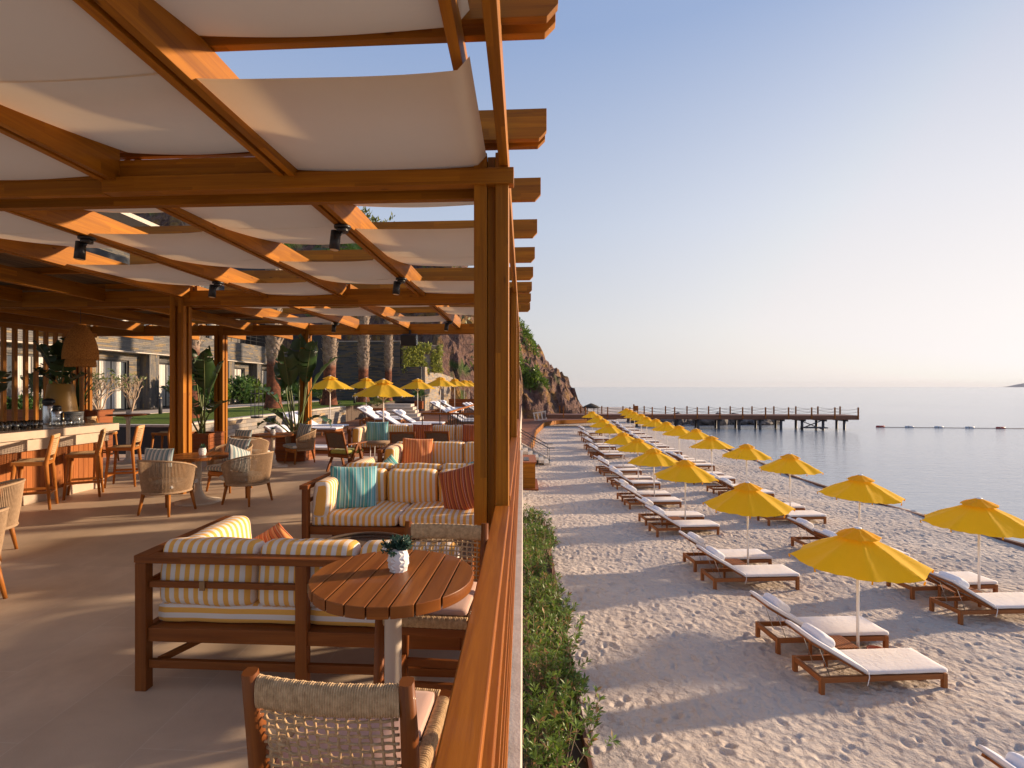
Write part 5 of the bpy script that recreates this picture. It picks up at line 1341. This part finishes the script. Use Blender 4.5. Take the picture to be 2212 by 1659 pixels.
kb=empty('planter_kerb',(.82,10,SAND),0,'weathered timber kerb holding the shrubs beside the sand','kerb')
m=MB(); m.bar((.03,-7.2,.14),(-.10,8.3,.14),.05,.30); m.build('board',W_pier,kb)
MB().box((-.42,.3,0.02),(.85,15,.25)).build('soil',Soil,kb)
# ---------------------------------------------------------------- beach structures: cabinet, stairs, boardwalk, pier
tc_=empty('towel_cabinet',(.28,26.6,SAND),0,'honey coloured wooden cabinet against the terrace wall on the sand','cabinet')
MB().box((0,0,.66),(.60,2.6,1.22)).build('body',W_per,tc_,bevel=.01); MB().box((0.02,0,1.30),(.68,2.75,.06)).build('top',W_plant,tc_,bevel=.006); MB().box((.06,0,.03),(.78,2.9,.08)).build('base',W_plant,tc_); MB().box((-.13,-.4,1.345),(.26,1.2,.03)).build('dark_notch_slab',Dark,tc_)  # dark slab laid on the top, its colour standing for the shade inside an open notch
bs=empty('beach_stairs',(0,34,SAND),0,'grey stone stairs with thin black handrails leading down to the sand','stairs')
for i in range(9): 
    st_=MB().box((1.45-.33*i,0,.09+.18*i),(.34,2.2,.18)).build('step',Ledge,bs); MB().box((1.62-.33*i+.003,0,.085+.18*i),(.006,2.2,.165)).build('riser',Dark,st_)
m=MB(); m.prism([(1.75,0),(1.75,.15),(-1.4,1.9),(-1.4,0)],1.12,1.32,fr=lambda a,b,c:(a,c,b)); m.build('stringer',Ledge,bs)
for sy in(-1.05,1.22):
    m=MB(); m.tube([(1.95,sy,1.12),(1.55,sy,1.12),(-1.4,sy,2.75)],.028,8); 
    for q in(0,.2,.4,.6,.8): m.tube([(1.62,sy,.2+.9*q),(-1.4,sy,1.85+.9*q)],.006,4)
    for x in(1.62,.6,-.4): m.tube([(x,sy,.05+(1.62-x)*.54),(x,sy,1.12+(1.62-x)*.54)],.016,6)
    m.build('handrail',Black,bs)
bwk=[(.35,38.0),(.9,45),(1.25,54),(2.6,66),(4.2,69.5),(9.5,73.0),(11.0,74.0)]
o=empty('boardwalk',(0,55,SAND),0,'curving timber boardwalk with an orange edge along the far end of the sand','boardwalk')
poly=[(x,y-55) for x,y in bwk]+[(13,20),(-6,25),(-6,-17)]
m=MB(); m.prism(poly,.30,.42); m.build('boards',W_deck,o)
m=MB()
for (xa,ya),(xb,yb) in zip(bwk[:-1],bwk[1:]): m.bar((xa+.03,ya-55,.25),(xb+.03,yb-55,.25),.10,.50,ext=.04)
m.build('edge_board',W_per,o)
pl=empty('wooden_pallet',(2.35,70.5,-2.78),R(4),'pale wooden frame leaning against the rock by the boardwalk','pallet')
rot=Euler((R(-22),R(-9),0)).to_matrix(); m=MB()
for k in range(4): m.box(rot@Vector((-.75+.5*k,0,.6)),(.15,.06,1.2),rot)
for z in(.06,1.14): m.box(rot@Vector((0,-.05,z)),(1.75,.05,.15),rot)
m.each('board',M('pale_timber',(.75,.64,.50),.7),pl)
# pier
PY=65.9; PZt=-1.76
pi=empty('pier',(20,PY,SEA),0,'long timber pier on dark piles reaching out over the sea','pier')
def pw(mb,name,mat,**k): return mb.build(name,mat,pi,loc=(-20,-PY,-SEA),**k)
m=MB(); x=3.0
m.box((21.4,PY+1.5,PZt-.04),(36.9,2.9,.08)); pw(m,'deck',W_deck)
pw(MB().box((21.4,PY-.02,PZt-.26),(37.0,.10,.50)),'front_beam',W_pier,bevel=.01); pw(MB().box((21.4,PY+3.02,PZt-.26),(37.0,.10,.50)),'rear_beam',W_pier)
pw(MB().box((39.93,PY+1.5,PZt-.25),(.1,2.94,.5)),'end_beam',W_pier)
k=0; x=39.8; fp=[]
while x>4.6:
    pw(MB().box((x,PY-.10,PZt+.30),(.13,.13,1.35)),'rail_post',W_rail); pw(MB().box((x-.25,PY+3.1,PZt+.35),(.13,.13,1.25)),'rail_post',W_rail); fp.append(x); x-=2.68
m=MB()
for yy in(PY-.1,PY+3.1):
    for h in(.82,.45):
        for a,b in zip(fp[:-1],fp[1:]): m.tube([(a+(b-a)*t,yy,PZt+h-.17*4*t*(1-t)) for t in np.linspace(0,1,7)],.018,5,cap=False)
m.each('rope_rail',Mesh_br,pi,loc=(-20,-PY,-SEA))
for i,x in enumerate(np.arange(38.4,13,-2.45)):
    for yy in(PY+.25,PY+2.7): pw(MB().tube([(x+(.5 if yy>PY+1 else 0),yy,-7),(x+(.5 if yy>PY+1 else 0),yy,PZt-.45)],.15,10),'pile',Dark)
    pw(MB().box((x+.25,PY+1.5,PZt-.62),(.2,2.9,.2)),'cross_head',Dark)
m=MB(); m.bar((33.2,PY+.2,PZt-.6),(35.8,PY+.2,SEA+.1),.1,.1).bar((35.8,PY+.2,PZt-.6),(33.2,PY+.2,SEA+.1),.1,.1).box((34.5,PY-.5,SEA+.35),(2.6,1.2,.12)); pw(m,'landing_stage',Dark)
# rocks behind the pier
def rock(loc,s,label):
    bm=bmesh.new(); bmesh.ops.create_icosphere(bm,subdivisions=3,radius=1); sd=random.uniform(0,90)
    for v in bm.verts:
        n_=noise.noise(v.co*1.1+Vector((sd,0,0)))*.5+noise.noise(v.co*3+Vector((sd,5,0)))*.18; v.co=v.co*(1+n_); v.co.x*=s[0];v.co.y*=s[1];v.co.z*=s[2]
    me=bpy.data.meshes.new('boulder'); bm.to_mesh(me); bm.free(); me.materials.append(RockD); o=bpy.data.objects.new('boulder',me); C.objects.link(o); o.location=loc
    tag(o,label,'rock','dark boulders in the water behind the pier')
RockD=M('wet_rock',(.09,.075,.07),.8); tq=NT(RockD); tq.col(tq.ramp(tq.noise(tq.vec('Object'),2.5,4),[(.3,(.04,.035,.035)),(.7,(.17,.14,.12))]))
random.seed(21)
for i,x in enumerate([15.5,17.4,19.2,21,22.6,24.2,25.6,27.2,28.8,30.4,32.2,34.2]):
    rock((x,PY+9+random.uniform(-1.5,1.5),SEA+.35),(random.uniform(.9,1.7),random.uniform(.8,1.3),random.uniform(.7,1.25) if i<9 else .6),f'dark boulder behind the pier, {ORD[i]} from the left')
# timber edging along the waterline
ed=empty('shore_edging',(15,20,SAND),0,'dark timber edging board running along the waterline','edging')
ep=[(17.0,10),(15.9,14),(15.2,18),(14.7,24),(14.55,29),(15.1,35),(15.9,42),(17.0,50)]
m=MB()
for a,b in zip(ep[:-1],ep[1:]): m.bar((a[0]-15,a[1]-20,.0),(b[0]-15,b[1]-20,.0),.16,.16,ext=.03)
m.build('board',W_pier,ed)
# buoys
Red=M('buoy_red',(.35,.03,.02),.4); Gry=M('buoy_grey',(.45,.47,.50),.4)
for i,(zx,c,l) in enumerate([(672,Red,'red float nearest the pier end on the rope line'),(984,Gry,'grey float, second from the pier end on the rope line'),(1300,Gry,'short grey float in the middle of the rope line'),(1632,Gry,'grey float, fourth from the pier end on the rope line'),(1962,Red,'red float farthest right on the rope line')]):
    u=(2300+zx/3.814)/1.302; x,y=fromz(u,923+i*.7,SEA); b=empty('buoy',(x,y,SEA+.08),0,l,'buoy','floats of the swimming line')
    MB().tube([(-.55,0,0),(-.48,0,0),(.48,0,0),(.55,0,0)],[.04,.14,.14,.04],12).build('float',c,b); MB().tube([(-.2,0,0),(-.13,0,0)],.15,12).build('band',Dark,b)
    if i: pass
m=MB(); a=fromz((2300+672/3.814)/1.302,923,SEA); b=fromz((2300+2212/3.814)/1.302,926,SEA); m.tube([(a[0],a[1],SEA+.02),(b[0],b[1],SEA+.02)],.03,5)
tag(m.build('float_rope',Mesh_br),'thin rope linking the floats on the sea','rope')
# tiny thatched shelter and wooden stand on the pier
th=empty('thatched_shelter',(*fromz(1277,893,-1.9),-1.9),0,'tiny dark thatched shelter behind the left end of the pier','shelter')
MB().lathe([(1.3,.75),(.8,1.05),(.1,1.35)],14).build('roof',M('thatch',(.05,.04,.03),.95),th)
for a in range(6): MB().tube([(.9*math.cos(a),.9*math.sin(a),-.9),(.9*math.cos(a),.9*math.sin(a),.9)],.06,6).build('post',Dark,th)
wp=empty('wooden_stand',(aty(1373,PY+1.5),PY+1.5,PZt),0,'small brown wooden stand on the pier behind the far parasols','stand')
MB().box((-.22,0,.62),(.16,.16,1.24)).build('post',W_rail,wp); MB().box((.10,0,.75),(.42,.3,.62)).build('box',W_rail,wp,bevel=.03)
for sx in(-.06,.26): MB().box((sx,0,.24),(.07,.2,.48)).build('leg',W_rail,wp)

# ---------------------------------------------------------------- sea air
hz=MB(); hz.box((0,0,25),(19000,19000,70)); ho=hz.build('haze',bpy.data.materials.new('haze_air'))
hm=ho.data.materials[0]; hm.use_nodes=True; ht_=hm.node_tree; ht_.nodes.clear(); out=ht_.nodes.new('ShaderNodeOutputMaterial'); pv=ht_.nodes.new('ShaderNodeVolumePrincipled')
pv.inputs['Color'].default_value=(.93,.93,.95,1); pv.inputs['Density'].default_value=HAZE; pv.inputs['Anisotropy'].default_value=0
ht_.links.new(pv.outputs[0],out.inputs['Volume']); tag(ho,'thin pale sea haze',kind='stuff')
